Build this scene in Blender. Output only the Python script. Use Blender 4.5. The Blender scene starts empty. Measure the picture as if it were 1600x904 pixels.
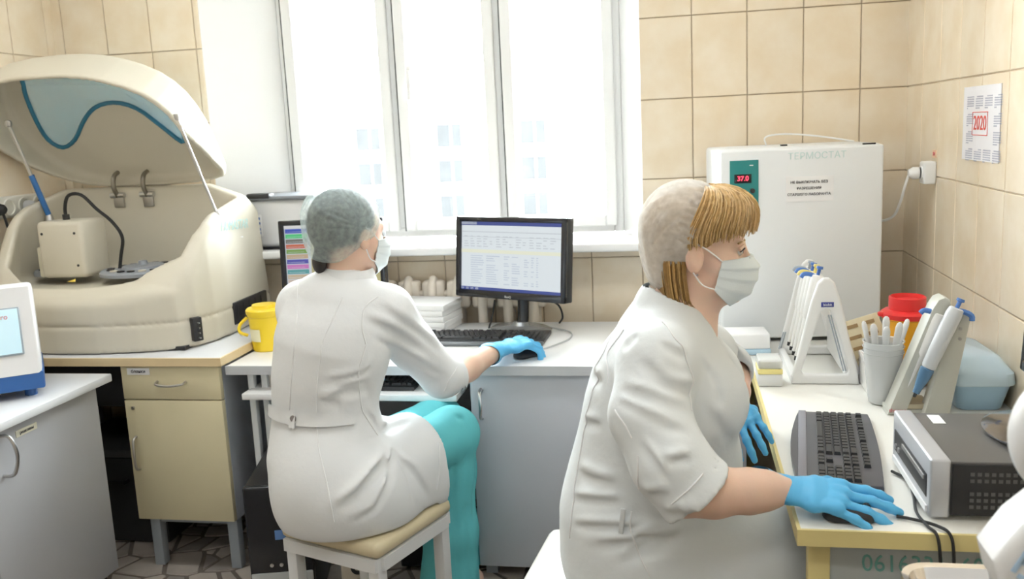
import bpy, bmesh, math, random
import numpy as np
from mathutils import Vector, Matrix, Euler
from mathutils.bvhtree import BVHTree
random.seed(7)
S = bpy.context.scene
COL = S.collection
PI = math.pi

# ------------------------------------------------------------------ camera
cam_data = bpy.data.cameras.new('camera')
cam = bpy.data.objects.new('camera', cam_data); COL.objects.link(cam)
cam_data.sensor_width = 36.0
cam_data.lens = 1427.0 / 1600.0 * 36.0
cam_data.clip_start = 0.05
cam.matrix_world = Matrix([(0.982816, 0.01451, 0.184015, 0.0), (0.178546, 0.178207, -0.967659, 0.0), (-0.046833, 0.983886, 0.172554, 1.5), (0.0, 0.0, 0.0, 1.0)])
cam_data.dof.use_dof = True
cam_data.dof.focus_distance = 2.25
cam_data.dof.aperture_fstop = 5.0
S.camera = cam

# ------------------------------------------------------------------ world, lights, exposure
world = bpy.data.worlds.new('overcast_sky'); S.world = world
world.use_nodes = True
wn = world.node_tree.nodes; wl = world.node_tree.links
bg = wn['Background']
bg.inputs['Color'].default_value = (0.93, 0.97, 1.0, 1)
bg.inputs['Strength'].default_value = 26.0
S.view_settings.view_transform = 'Standard'
S.view_settings.look = 'None'
S.view_settings.gamma = 1.0
S.view_settings.use_curve_mapping = False
S.view_settings.exposure = 0.2
portal = bpy.data.lights.new('window_portal', 'AREA')
portal.shape = 'RECTANGLE'; portal.size = 1.5; portal.size_y = 1.6
portal.cycles.is_portal = True
po = bpy.data.objects.new('window_portal', portal); COL.objects.link(po)
po.location = (-0.96, 3.93, 1.9); po.rotation_euler = (-PI/2, 0, 0)

# ------------------------------------------------------------------ materials
MATS = {}
def mat(name, col, rough=0.5, metal=0.0, var=0.06, vscale=6.0, bump=0.0, bscale=60.0, coat=0.0,
        emit=None, estr=0.0, trans=0.0, alpha=1.0, sss=0.0, objvar=0.0, spec=0.5):
    if name in MATS: return MATS[name]
    m = bpy.data.materials.new(name); m.use_nodes = True
    nt = m.node_tree; N = nt.nodes; L = nt.links
    b = N['Principled BSDF']
    c = (col[0], col[1], col[2], 1)
    b.inputs['Roughness'].default_value = rough
    b.inputs['Metallic'].default_value = metal
    b.inputs['Coat Weight'].default_value = coat
    b.inputs['Transmission Weight'].default_value = trans
    b.inputs['Alpha'].default_value = alpha
    b.inputs['Specular IOR Level'].default_value = spec
    if sss:
        b.inputs['Subsurface Weight'].default_value = sss
        b.inputs['Subsurface Radius'].default_value = (1, .4, .25)
        b.inputs['Subsurface Scale'].default_value = 0.008
    tc = N.new('ShaderNodeTexCoord')
    nz = N.new('ShaderNodeTexNoise'); nz.inputs['Scale'].default_value = vscale; nz.inputs['Detail'].default_value = 4
    L.new(tc.outputs['Object'], nz.inputs['Vector'])
    mx = N.new('ShaderNodeMix'); mx.data_type = 'RGBA'
    mx.inputs[6].default_value = tuple(max(0, v*(1-var)) for v in col)+(1,)
    mx.inputs[7].default_value = tuple(min(1, v*(1+var)) for v in col)+(1,)
    L.new(nz.outputs['Fac'], mx.inputs[0])
    out = mx.outputs[2]
    if objvar:
        oi = N.new('ShaderNodeObjectInfo')
        hs = N.new('ShaderNodeHueSaturation')
        mr = N.new('ShaderNodeMapRange'); mr.inputs[3].default_value = 1-objvar; mr.inputs[4].default_value = 1+objvar
        L.new(oi.outputs['Random'], mr.inputs[0]); L.new(mr.outputs[0], hs.inputs['Value'])
        L.new(out, hs.inputs['Color']); out = hs.outputs['Color']
    L.new(out, b.inputs['Base Color'])
    if bump:
        nb = N.new('ShaderNodeTexNoise'); nb.inputs['Scale'].default_value = bscale; nb.inputs['Detail'].default_value = 3
        L.new(tc.outputs['Object'], nb.inputs['Vector'])
        bp = N.new('ShaderNodeBump'); bp.inputs['Strength'].default_value = bump; bp.inputs['Distance'].default_value = 0.004
        L.new(nb.outputs['Fac'], bp.inputs['Height']); L.new(bp.outputs['Normal'], b.inputs['Normal'])
    if emit is not None:
        b.inputs['Emission Color'].default_value = (emit[0], emit[1], emit[2], 1)
        b.inputs['Emission Strength'].default_value = estr
    MATS[name] = m
    return m

def gauze(name, col, transp):
    """thin non-woven fabric: partly see-through, partly diffuse and translucent"""
    m = bpy.data.materials.new(name); m.use_nodes = True
    nt = m.node_tree; N = nt.nodes; L = nt.links
    for n in list(N):
        if n.type != 'OUTPUT_MATERIAL': N.remove(n)
    o = [n for n in N if n.type == 'OUTPUT_MATERIAL'][0]
    d = N.new('ShaderNodeBsdfDiffuse'); t = N.new('ShaderNodeBsdfTranslucent'); tr = N.new('ShaderNodeBsdfTransparent')
    tc = N.new('ShaderNodeTexCoord'); nz = N.new('ShaderNodeTexNoise'); nz.inputs['Scale'].default_value = 70; nz.inputs['Detail'].default_value = 5
    L.new(tc.outputs['Object'], nz.inputs['Vector'])
    d.inputs[0].default_value = (*col, 1); t.inputs[0].default_value = (*col, 1)
    a = N.new('ShaderNodeMixShader'); a.inputs[0].default_value = 0.4
    L.new(d.outputs[0], a.inputs[1]); L.new(t.outputs[0], a.inputs[2])
    mr = N.new('ShaderNodeMapRange'); mr.inputs[1].default_value = 0.3; mr.inputs[2].default_value = 0.7
    mr.inputs[3].default_value = transp-.09; mr.inputs[4].default_value = transp+.09
    L.new(nz.outputs['Fac'], mr.inputs[0])
    bm_ = N.new('ShaderNodeMixShader'); L.new(mr.outputs[0], bm_.inputs[0])
    L.new(a.outputs[0], bm_.inputs[1]); L.new(tr.outputs[0], bm_.inputs[2])
    L.new(bm_.outputs[0], o.inputs[0])
    MATS[name] = m
    return m

# ------------------------------------------------------------------ object helpers
RM = {}     # object -> its world matrix (roots)
def tag(o, label=None, cat=None, group=None, kind=None):
    if label: o['label'] = label
    if cat: o['category'] = cat
    if group: o['group'] = group
    if kind: o['kind'] = kind
    return o
def thing(name, label, cat, loc=(0, 0, 0), rz=0.0, group=None):
    o = bpy.data.objects.new(name, None); COL.objects.link(o)
    o.empty_display_size = 0.05
    o.location = loc; o.rotation_euler = (0, 0, rz)
    RM[o] = Matrix.Translation(loc) @ Matrix.Rotation(rz, 4, 'Z')
    return tag(o, label, cat, group)
def link_mesh(name, me, m, parent=None, smooth=False):
    o = bpy.data.objects.new(name, me); COL.objects.link(o)
    if parent is not None:
        o.parent = parent; RM[o] = RM[parent]
    else: RM[o] = Matrix.Identity(4)
    if m is not None and len(me.materials) == 0: me.materials.append(m)
    if smooth:
        for p in me.polygons: p.use_smooth = True
    return o
def V(*a): return Vector(a)
def frame(d, up=(0, 0, 1)):
    d = Vector(d).normalized(); up = Vector(up)
    if abs(d.dot(up.normalized())) > .98: up = Vector((0, 1, 0)) if abs(d.y) < .9 else Vector((1, 0, 0))
    s = d.cross(up).normalized(); u = s.cross(d).normalized()
    return s, u, d
class MB:
    def __init__(self): self.bm = bmesh.new(); self.T = Matrix.Identity(4)
    def _v(self, p): return self.bm.verts.new(self.T @ Vector(p))
    def box(self, c, s, bev=0.0, seg=2, rot=None, taper=None):
        x, y, z = s[0]/2, s[1]/2, s[2]/2
        M = Matrix.Translation(c)
        if rot is not None: M = M @ Euler(rot).to_matrix().to_4x4()
        vs = []
        for k in (-1, 1):
            tx = taper if (taper and k == 1) else (1, 1)
            for j in (-1, 1):
                for i in (-1, 1): vs.append(self.bm.verts.new(self.T @ (M @ Vector((i*x*tx[0], j*y*tx[1], k*z)))))
        fs = [(0,2,3,1),(4,5,7,6),(0,1,5,4),(2,6,7,3),(0,4,6,2),(1,3,7,5)]
        F = [self.bm.faces.new([vs[i] for i in f]) for f in fs]
        if bev:
            es = list({e for f in F for e in f.edges})
            bmesh.ops.bevel(self.bm, geom=es, offset=bev, segments=seg, profile=0.5, affect='EDGES')
        return self
    def b2(self, p0, p1, bev=0.0, seg=2):
        c = [(a+b)/2 for a, b in zip(p0, p1)]; s = [abs(b-a) for a, b in zip(p0, p1)]
        return self.box(c, s, bev, seg)
    def ring(self, c, s, u, a, b, n, ph=0):
        return [self._v(Vector(c)+s*(a*math.cos(2*PI*i/n+ph))+u*(b*math.sin(2*PI*i/n+ph))) for i in range(n)]
    def skin(self, rings, cap=True, closed=False):
        n = len(rings[0])
        pairs = list(zip(rings, rings[1:]))
        if closed: pairs.append((rings[-1], rings[0]))
        for a, b in pairs:
            for i in range(n):
                j = (i+1) % n
                try: self.bm.faces.new((a[i], a[j], b[j], b[i]))
                except ValueError: pass
        if cap and not closed:
            self.bm.faces.new(list(reversed(rings[0]))); self.bm.faces.new(rings[-1])
        return self
    def cyl(self, p0, p1, r0, r1=None, n=16, cap=True):
        r1 = r0 if r1 is None else r1
        d = Vector(p1)-Vector(p0); s, u, _ = frame(d)
        return self.skin([self.ring(p0, s, u, r0, r0, n), self.ring(p1, s, u, r1, r1, n)], cap)
    def tube(self, pts, r, n=8, closed=False, r2=None, smooth=0):
        P = [Vector(p) for p in pts]
        if smooth: P = catmull(P, smooth, closed)
        m = len(P); rings = []; prev = None
        for i, p in enumerate(P):
            if closed: d = P[(i+1) % m]-P[i-1]
            else: d = P[min(i+1, m-1)]-P[max(i-1, 0)]
            d.normalize()
            if prev is None: s, u, _ = frame(d)
            else:
                u = prev-d*prev.dot(d); u.normalize(); s = d.cross(u)
            prev = u
            rr = r[i*len(r)//m] if isinstance(r, (list, tuple)) else r
            if r2 is not None: rr = r+(r2-r)*i/(m-1)
            rings.append(self.ring(p, s, u, rr, rr, n))
        return self.skin(rings, True, closed)
    def lathe(self, prof, c=(0, 0, 0), n=32, axis=(0, 0, 1), sx=1.0, sy=1.0):
        s, u, d = frame(axis)
        if tuple(axis) == (0, 0, 1): s, u, d = Vector((1, 0, 0)), Vector((0, 1, 0)), Vector((0, 0, 1))
        rings = [self.ring(Vector(c)+d*z, s, u, max(r, 1e-4)*sx, max(r, 1e-4)*sy, n) for r, z in prof]
        return self.skin(rings, True)
    def prism(self, poly, h0, h1, M=None, bev=0.0, seg=2):
        M = M or Matrix.Identity(4)
        a = [self.bm.verts.new(self.T @ (M @ Vector((x, y, h0)))) for x, y in poly]
        b = [self.bm.verts.new(self.T @ (M @ Vector((x, y, h1)))) for x, y in poly]
        n = len(poly); F = []
        for i in range(n):
            j = (i+1) % n; F.append(self.bm.faces.new((a[i], a[j], b[j], b[i])))
        F.append(self.bm.faces.new(list(reversed(a)))); F.append(self.bm.faces.new(b))
        if bev:
            es = list(set(F[-1].edges) | set(F[-2].edges))
            bmesh.ops.bevel(self.bm, geom=es, offset=bev, segments=seg, profile=0.5, affect='EDGES')
        return self
    def quad(self, *ps):
        self.bm.faces.new([self._v(p) for p in ps]); return self
    def build(self, name, m, parent=None, smooth=True, world=False, ang=40):
        bmesh.ops.recalc_face_normals(self.bm, faces=self.bm.faces[:])
        if world and parent is not None: self.bm.transform(RM[parent].inverted())
        me = bpy.data.meshes.new(name); self.bm.to_mesh(me); self.bm.free()
        if smooth:
            me.shade_smooth()
            me.set_sharp_from_angle(angle=math.radians(ang))
        return link_mesh(name, me, m, parent)
def catmull(P, k, closed=False):
    P = [Vector(p) for p in P]; out = []; n = len(P)
    rng = range(n) if closed else range(n-1)
    for i in rng:
        p0 = P[i-1] if (closed or i > 0) else P[i]*2-P[i+1]
        p1, p2 = P[i], P[(i+1) % n]
        p3 = P[(i+2) % n] if (closed or i+2 < n) else P[i+1]*2-P[i]
        for t in range(k):
            t /= k
            out.append(0.5*((2*p1)+(p2-p0)*t+(2*p0-5*p1+4*p2-p3)*t*t+(3*p1-p0-3*p2+p3)*t**3))
    if not closed: out.append(P[-1])
    return out
def MXZ(loc, rz=0.0):   # local xy polygon -> world: x along rotated X, y -> Z, extrude along rotated Y
    return Matrix.Translation(loc) @ Matrix.Rotation(rz, 4, 'Z') @ Matrix(((1,0,0,0),(0,0,1,0),(0,1,0,0),(0,0,0,1)))
def text(name, body, size, M, m, parent, world=False, ext=0.0006, align='CENTER', sx=1.0, shear=0.0):
    cu = bpy.data.curves.new(name, 'FONT'); cu.body = body; cu.size = size; cu.extrude = ext
    cu.align_x = align; cu.align_y = 'CENTER'; cu.resolution_u = 3; cu.shear = shear
    o = bpy.data.objects.new(name, cu)
    dg = bpy.context.evaluated_depsgraph_get()
    me = bpy.data.meshes.new_from_object(o, depsgraph=dg)
    me.name = name
    A = M @ Matrix.Diagonal((sx, 1, 1, 1))
    if world and parent is not None: A = RM[parent].inverted() @ A
    me.transform(A)
    bpy.data.objects.remove(o); bpy.data.curves.remove(cu)
    return link_mesh(name, me, m, parent)
def facing(loc, n, up=(0, 0, 1)):   # matrix whose local Z = n (text faces n), local Y ~ up
    n = Vector(n).normalized(); up = Vector(up); x = up.cross(n).normalized(); y = n.cross(x)
    return Matrix(((x.x, y.x, n.x, loc[0]), (x.y, y.y, n.y, loc[1]), (x.z, y.z, n.z, loc[2]), (0, 0, 0, 1)))

# ------------------------------------------------------------------ signed-distance sculpting (smooth unions -> one mesh)
class Field:
    def __init__(self, lo, hi, h):
        self.lo = np.array(lo, np.float32); self.h = h
        self.n = np.ceil((np.array(hi)-np.array(lo))/h).astype(int)+1
        self.F = np.full(self.n, 1.0, np.float32)
        self.ax = [self.lo[i]+h*np.arange(self.n[i], dtype=np.float32) for i in range(3)]
    def sl(self, lo, hi):
        a = np.clip(np.floor((np.array(lo)-self.lo)/self.h).astype(int), 0, self.n-1)
        b = np.clip(np.ceil((np.array(hi)-self.lo)/self.h).astype(int)+1, 1, self.n)
        if np.any(b <= a): return None, None
        s = tuple(slice(i, j) for i, j in zip(a, b))
        G = (self.ax[0][s[0]][:, None, None], self.ax[1][s[1]][None, :, None], self.ax[2][s[2]][None, None, :])
        return s, G
    def put(self, fn, lo, hi, k=0.02, mode='add'):
        pad = k+self.h*3
        s, G = self.sl(np.array(lo)-pad, np.array(hi)+pad)
        if s is None: return self
        d = fn(*G).astype(np.float32); a = self.F[s]
        if mode == 'sub': d = -d; sg = -1
        elif mode == 'and': sg = -1
        else: sg = 1
        if k > 0:
            h_ = np.maximum(k-np.abs(a-d), 0)/k
            r = (np.minimum(a, d) if sg == 1 else np.maximum(a, d)) - sg*h_*h_*k*0.25
        else: r = np.minimum(a, d) if sg == 1 else np.maximum(a, d)
        self.F[s] = r
        return self
    def cone(self, a, b, ra, rb, k=0.02, side=None, qa=None, qb=None, mode='add'):
        """tapered capsule; with side given: elliptical, ra/rb along side, qa/qb across"""
        a = np.array(a, np.float32); b = np.array(b, np.float32); ab = b-a; L = float(np.linalg.norm(ab))
        w = ab/max(L, 1e-6)
        if side is None: qa, qb, s_ = ra, rb, None
        else:
            s_ = np.array(side, np.float32); s_ = s_-w*np.dot(s_, w); s_ /= np.linalg.norm(s_); v = np.cross(w, s_)
            qa = ra if qa is None else qa; qb = rb if qb is None else qb
        R = max(ra, rb, qa, qb)
        def fn(X, Y, Z):
            dx, dy, dz = X-a[0], Y-a[1], Z-a[2]
            t = dx*w[0]+dy*w[1]+dz*w[2]
            tc = np.clip(t/L, 0, 1) if L > 1e-6 else t*0
            A = ra+(rb-ra)*tc
            if s_ is None:
                tt = tc*L
                return np.sqrt((dx-tt*w[0])**2+(dy-tt*w[1])**2+(dz-tt*w[2])**2)-A
            B = qa+(qb-qa)*tc; m = np.minimum(A, B)
            e = t-tc*L
            u = dx*s_[0]+dy*s_[1]+dz*s_[2]; q = dx*v[0]+dy*v[1]+dz*v[2]
            return (np.sqrt((u/A)**2+(q/B)**2+(e/m)**2)-1)*m
        lo = np.minimum(a, b)-R; hi = np.maximum(a, b)+R
        return self.put(fn, lo, hi, k, mode)
    def slice(self, h, n, R, zmax=9.0, k=0.004):
        """cut off what lies beyond the plane through h with normal n, within R of h"""
        h = np.array(h, np.float32); n = np.array(n, np.float32); n /= np.linalg.norm(n)
        def fn(X, Y, Z):
            d = (X-h[0])*n[0]+(Y-h[1])*n[1]+(Z-h[2])*n[2]
            r = np.sqrt((X-h[0])**2+(Y-h[1])**2+(Z-h[2])**2)-R
            return np.maximum(np.maximum(-d, r), Z-zmax)
        return self.put(fn, h-R, h+R, k, 'sub')
    def chain(self, pts, k=0.03, side=None):
        """pts: (center, r) or (center, A, B) with side"""
        for p, q in zip(pts, pts[1:]):
            if side is None: self.cone(p[0], q[0], p[1], q[1], k)
            else: self.cone(p[0], q[0], p[1], q[1], k, side, p[2], q[2])
        return self
    def ell(self, c, r, k=0.02, R=None, mode='add'):
        c = np.array(c, np.float32); r = np.array(r, np.float32); m = float(r.min())
        R = np.eye(3, dtype=np.float32) if R is None else np.array(R, np.float32)   # rows: local axes
        def fn(X, Y, Z):
            d = (X-c[0], Y-c[1], Z-c[2])
            q = [sum(R[i][j]*d[j] for j in range(3))/r[i] for i in range(3)]
            n = np.sqrt(q[0]**2+q[1]**2+q[2]**2)
            g = np.sqrt((q[0]/r[0])**2+(q[1]/r[1])**2+(q[2]/r[2])**2)
            return n*(n-1)/np.maximum(g, 1e-4)
        M = float(r.max())
        return self.put(fn, c-M, c+M, k, mode)
    def crease(self, pts, width, depth, taper=False):
        """press (depth>0) or raise (depth<0) a soft fold along a polyline"""
        P = np.array(pts, np.float32)
        lo = P.min(0)-3*width; hi = P.max(0)+3*width
        s, G = self.sl(lo, hi)
        if s is None: return self
        D = None; U = None
        ln = np.linalg.norm(np.diff(P, axis=0), axis=1); cum = np.concatenate([[0], np.cumsum(ln)]); tot = cum[-1]+1e-9
        for i_, (a, b) in enumerate(zip(P, P[1:])):
            ab = b-a; L2 = float(ab@ab)+1e-9
            dx, dy, dz = G[0]-a[0], G[1]-a[1], G[2]-a[2]
            t = np.clip((dx*ab[0]+dy*ab[1]+dz*ab[2])/L2, 0, 1)
            e = (dx-t*ab[0])**2+(dy-t*ab[1])**2+(dz-t*ab[2])**2
            u_ = (cum[i_]+t*ln[i_])/tot
            if D is None: D, U = e, u_+0*e
            else:
                U = np.where(e < D, u_, U); D = np.minimum(D, e)
        tp = np.clip(np.minimum(U, 1-U)*3.2+.12, 0, 1) if taper else 1.0
        self.F[s] += (depth*tp*np.exp(-D/(width*width))).astype(np.float32)
        return self
    def mesh(self, relax=1):
        F = self.F; n = np.array(F.shape); ins = F < 0
        c = ins[:-1, :-1, :-1].astype(np.int8)
        for d in ((1,0,0),(0,1,0),(1,1,0),(0,0,1),(1,0,1),(0,1,1),(1,1,1)):
            c = c+ins[d[0]:n[0]-1+d[0], d[1]:n[1]-1+d[1], d[2]:n[2]-1+d[2]]
        act = np.argwhere((c > 0) & (c < 8))
        idx = np.full(n-1, -1, np.int32); idx[tuple(act.T)] = np.arange(len(act))
        corners = np.array([(i & 1, i >> 1 & 1, i >> 2 & 1) for i in range(8)])
        val = np.stack([F[tuple((act+k).T)] for k in corners], 1)
        acc = np.zeros((len(act), 3)); cnt = np.zeros(len(act))
        for i in range(8):
            for b in range(3):
                if i >> b & 1: continue
                j = i | (1 << b)
                vi, vj = val[:, i], val[:, j]; m = (vi < 0) != (vj < 0)
                t = np.where(m, vi/np.where(m, vi-vj, 1), 0)
                p = corners[i][None, :]+(corners[j]-corners[i])[None, :]*t[:, None]
                acc[m] += p[m]; cnt[m] += 1
        P = self.lo+(act+acc/cnt[:, None])*self.h
        quads = []
        for a in range(3):
            u, v = (a+1) % 3, (a+2) % 3
            s0 = [slice(None)]*3; s1 = [slice(None)]*3; s0[a] = slice(0, -1); s1[a] = slice(1, None)
            A, B = ins[tuple(s0)], ins[tuple(s1)]
            E = np.argwhere(A != B)
            ok = (E[:, u] > 0) & (E[:, v] > 0) & (E[:, u] < n[u]-1) & (E[:, v] < n[v]-1); E = E[ok]
            flip = A[tuple(E.T)]
            eu = np.zeros(3, int); eu[u] = 1; ev = np.zeros(3, int); ev[v] = 1
            q = [idx[tuple((E-eu-ev).T)], idx[tuple((E-ev).T)], idx[tuple(E.T)], idx[tuple((E-eu).T)]]
            Q = np.stack(q, 1); Q[~flip] = Q[~flip][:, ::-1]
            quads.append(Q)
        Q = np.concatenate(quads); Q = Q[(Q >= 0).all(1)]
        for _ in range(relax):
            sm = np.zeros_like(P); ct = np.zeros(len(P))
            for i in range(4):
                a, b = Q[:, i], Q[:, (i+1) % 4]
                for k_ in range(3):
                    sm[:, k_] += np.bincount(a, P[b, k_], len(P))+np.bincount(b, P[a, k_], len(P))
                ct += np.bincount(a, minlength=len(P))+np.bincount(b, minlength=len(P))
            P = P*0.5+0.5*sm/np.maximum(ct, 1)[:, None]
        return P, Q
    def build(self, name, m, parent=None, relax=1, world=True):
        P, Q = self.mesh(relax)
        if world and parent is not None:
            Mi = np.array(RM[parent].inverted()); P = P@Mi[:3, :3].T+Mi[:3, 3]
        me = bpy.data.meshes.new(name)
        me.vertices.add(len(P)); me.vertices.foreach_set('co', P.astype(np.float32).ravel())
        me.loops.add(Q.size); me.loops.foreach_set('vertex_index', Q.astype(np.int32).ravel())
        me.polygons.add(len(Q)); me.polygons.foreach_set('loop_start', np.arange(0, Q.size, 4, dtype=np.int32))
        me.polygons.foreach_set('loop_total', np.full(len(Q), 4, np.int32))
        me.update(calc_edges=True); me.validate()
        me.shade_smooth()
        o = link_mesh(name, me, m, parent)
        return o
def poly2d(px, py, poly):
    """signed distance to polygon (negative inside), arrays broadcast"""
    P = np.array(poly, np.float32); n = len(P)
    d = None; sgn = None
    for i in range(n):
        a, b = P[i], P[i-1]
        ex, ey = b[0]-a[0], b[1]-a[1]; wx, wy = px-a[0], py-a[1]
        t = np.clip((wx*ex+wy*ey)/(ex*ex+ey*ey+1e-12), 0, 1)
        q = (wx-ex*t)**2+(wy-ey*t)**2
        d = q if d is None else np.minimum(d, q)
        c1 = py >= a[1]; c2 = py < b[1]; c3 = ex*wy > ey*wx
        fl = (c1 & c2 & c3) | (~c1 & ~c2 & ~c3)
        s = np.where(fl, -1.0, 1.0)
        sgn = s if sgn is None else sgn*s
    return np.sqrt(d)*sgn
# ================================================================== THE ROOM
XL, XR, YB, YF, ZC = -2.607, 0.814, 3.59, -2.4, 2.785
m_grout = mat('grout', (0.50, 0.40, 0.29), 0.9, var=.1, vscale=30)
def tile_material():
    m = mat('wall_tile_glaze', (0.80, 0.66, 0.50), 0.22, var=.03, vscale=3, coat=.1, objvar=.035)
    nt = m.node_tree; N = nt.nodes; L = nt.links
    mx = [n for n in N if n.type == 'MIX'][0]; nz = [n for n in N if n.type == 'TEX_NOISE'][0]
    geo = N.new('ShaderNodeNewGeometry'); L.new(geo.outputs['Position'], nz.inputs['Vector'])
    nz.inputs['Scale'].default_value = 9; nz.inputs['Detail'].default_value = 7
    mr = N.new('ShaderNodeMapRange'); mr.inputs[1].default_value = .35; mr.inputs[2].default_value = .68
    L.new(nz.outputs['Fac'], mr.inputs[0]); L.new(mr.outputs[0], mx.inputs[0])
    mx.inputs[6].default_value = (0.91, 0.80, 0.64, 1); mx.inputs[7].default_value = (0.85, 0.71, 0.52, 1)
    return m
m_tile = tile_material()
m_paint = mat('painted_plaster', (0.86, 0.85, 0.82), 0.8, var=.02)
m_white = mat('white_pvc', (0.92, 0.92, 0.91), 0.3, var=.01)
m_gasket = mat('dark_gasket', (0.10, 0.10, 0.10), 0.7)
TCACHE = {}
def tile(w, h, parent, M):
    """one glazed wall tile, w x h, local xy plane, face towards +z"""
    key = (round(w, 4), round(h, 4))
    if key not in TCACHE:
        g = 0.0016; t = 0.007; c = 0.0022
        mb = MB(); a, b = w/2-g, h/2-g
        r0 = [mb._v(p) for p in ((-a,-b,0),(a,-b,0),(a,b,0),(-a,b,0))]
        r1 = [mb._v(p) for p in ((-a,-b,t-c),(a,-b,t-c),(a,b,t-c),(-a,b,t-c))]
        r2 = [mb._v(p) for p in ((-a+c,-b+c,t),(a-c,-b+c,t),(a-c,b-c,t),(-a+c,b-c,t))]
        mb.skin([r0, r1, r2], cap=True)
        bmesh.ops.recalc_face_normals(mb.bm, faces=mb.bm.faces[:])
        me = bpy.data.meshes.new('wall_tile'); mb.bm.to_mesh(me); mb.bm.free(); me.materials.append(m_tile)
        TCACHE[key] = me
    o = bpy.data.objects.new('wall_tile', TCACHE[key]); COL.objects.link(o)
    o.parent = parent; o.matrix_local = M
    return o
def struct(o): o['kind'] = 'structure'; return o

# ---- floor: broken-stone paving
m_mortar = mat('floor_mortar', (0.16, 0.13, 0.11), 0.8, var=.15, vscale=20)
m_stone = mat('floor_stone', (0.42, 0.37, 0.32), 0.4, var=.25, vscale=14, objvar=.35, coat=.1)
floor = struct(MB().b2((XL-.3, YF-.2, -.12), (XR+.3, YB+.3, -0.004)).build('floor', m_mortar))
rs = random.Random(3)
seeds = [(-2.62+rs.random()*2.4, 1.9+rs.random()*1.68) for _ in range(260)]
def clip_poly(poly, nx, ny, c):
    out = []
    for i in range(len(poly)):
        a, b = poly[i-1], poly[i]; da, db = nx*a[0]+ny*a[1]-c, nx*b[0]+ny*b[1]-c
        if (da <= 0) != (db <= 0):
            t = da/(da-db); out.append((a[0]+(b[0]-a[0])*t, a[1]+(b[1]-a[1])*t))
        if db <= 0: out.append(b)
    return out
for i, (sx_, sy_) in enumerate(seeds):
    poly = [(-2.6, 1.9), (-.2, 1.9), (-.2, 3.58), (-2.6, 3.58)]
    for j, (qx, qy) in enumerate(seeds):
        if i == j or (qx-sx_)**2+(qy-sy_)**2 > .36: continue
        nx, ny = qx-sx_, qy-sy_; l = math.hypot(nx, ny); nx /= l; ny /= l
        poly = clip_poly(poly, nx, ny, nx*(sx_+qx)/2+ny*(sy_+qy)/2-.008)
        if len(poly) < 3: break
    if len(poly) < 3: continue
    cx_ = sum(p[0] for p in poly)/len(poly); cy_ = sum(p[1] for p in poly)/len(poly)
    mb = MB()
    r0 = [mb._v((x-cx_, y-cy_, -.004)) for x, y in poly]
    r1 = [mb._v(((x-cx_)*.985, (y-cy_)*.985, 0.0)) for x, y in poly]
    mb.skin([r0, r1])
    st = mb.build('floor_stone', m_stone, floor, smooth=False); st.location = (cx_, cy_, 0)

# ---- ceiling and plain walls
struct(MB().b2((XL-.3, YF-.2, ZC), (XR+.3, YB+.3, ZC+.12)).build('ceiling', mat('ceiling_paint', (.88, .88, .86), .9, var=.01)))
struct(MB().b2((XL-.3, YF-.15, 0), (XR+.3, YF, ZC)).build('wall_front', m_paint))

# ---- window wall with splayed opening
OX0, OX1, OZ0, OZ1 = -1.93, -0.15, 1.03, 2.72      # opening at the room face
GX0, GX1 = -1.69, -0.235                            # opening at the frame
YW = 3.80                                           # window frame plane
mb = MB()
mb.b2((XL-.3, YB, 0), (OX0, YB+.33, ZC)); mb.b2((OX1, YB, 0), (XR+.3, YB+.33, ZC))
mb.b2((OX0, YB, 0), (OX1, YB+.33, OZ0)); mb.b2((OX0, YB, OZ1), (OX1, YB+.33, ZC))
wall_back = struct(mb.build('wall_back', m_grout, smooth=False))
mb = MB()
mb.prism([(OX0-.001, YB-.004), (GX0, YW), (GX0, YW+.1), (OX0-.001, YW+.1)], OZ0, OZ1)
mb.prism([(OX1+.001, YB-.004), (OX1+.001, YW+.1), (GX1, YW+.1), (GX1, YW)], OZ0, OZ1)
mb.b2((OX0, YB, OZ1-.02), (OX1, YW+.1, OZ1))
struct(mb.build('trim_1', m_white, smooth=False))
TW = 0.2002
zs = [1.885+0.3*k for k in range(-7, 4)]
def back_tiles():
    edges = []
    x = 0.0456
    while x > XL: x -= TW
    xs = [XL]; x += TW
    while x < XR-.01: xs.append(x); x += TW
    xs.append(XR)
    for x0, x1 in zip(xs, xs[1:]):
        for z0, z1 in zip(zs, zs[1:]):
            z0c, z1c = max(z0, .0), min(z1, ZC)
            if z1c-z0c < .02 or x1-x0 < .01: continue
            parts = [(x0, x1, z0c, z1c)]
            if x1 > OX0 and x0 < OX1 and z1c > OZ0 and z0c < OZ1:
                parts = []
                if x0 < OX0-.01: parts.append((x0, OX0, z0c, z1c))
                if x1 > OX1+.01: parts.append((OX1, x1, z0c, z1c))
                if z0c < OZ0-.01: parts.append((max(x0, OX0), min(x1, OX1), z0c, OZ0))
                if z1c > OZ1+.01: parts.append((max(x0, OX0), min(x1, OX1), OZ1, z1c))
            for a, b, c, d in parts:
                tile(b-a, d-c, wall_back, facing(((a+b)/2, YB, (c+d)/2), (0, -1, 0)))
back_tiles()
def side_tiles(wall, X, n, y_first, y_min):
    ys = [YB, y_first]
    while ys[-1] > y_min: ys.append(ys[-1]-.2117)
    for y1, y0 in zip(ys, ys[1:]):
        for z0, z1 in zip(zs, zs[1:]):
            z0c, z1c = max(z0, 0.), min(z1, ZC)
            if z1c-z0c < .02: continue
            tile(y1-y0, z1c-z0c, wall, facing((X, (y0+y1)/2, (z0c+z1c)/2), n))
wall_right = struct(MB().b2((XR, YF, 0), (XR+.15, YB, ZC)).build('wall_right', mat('wall_beige', (.78, .66, .50), .35, var=.05), smooth=False))
side_tiles(wall_right, XR, (-1, 0, 0), 3.362, 0.9)
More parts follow.
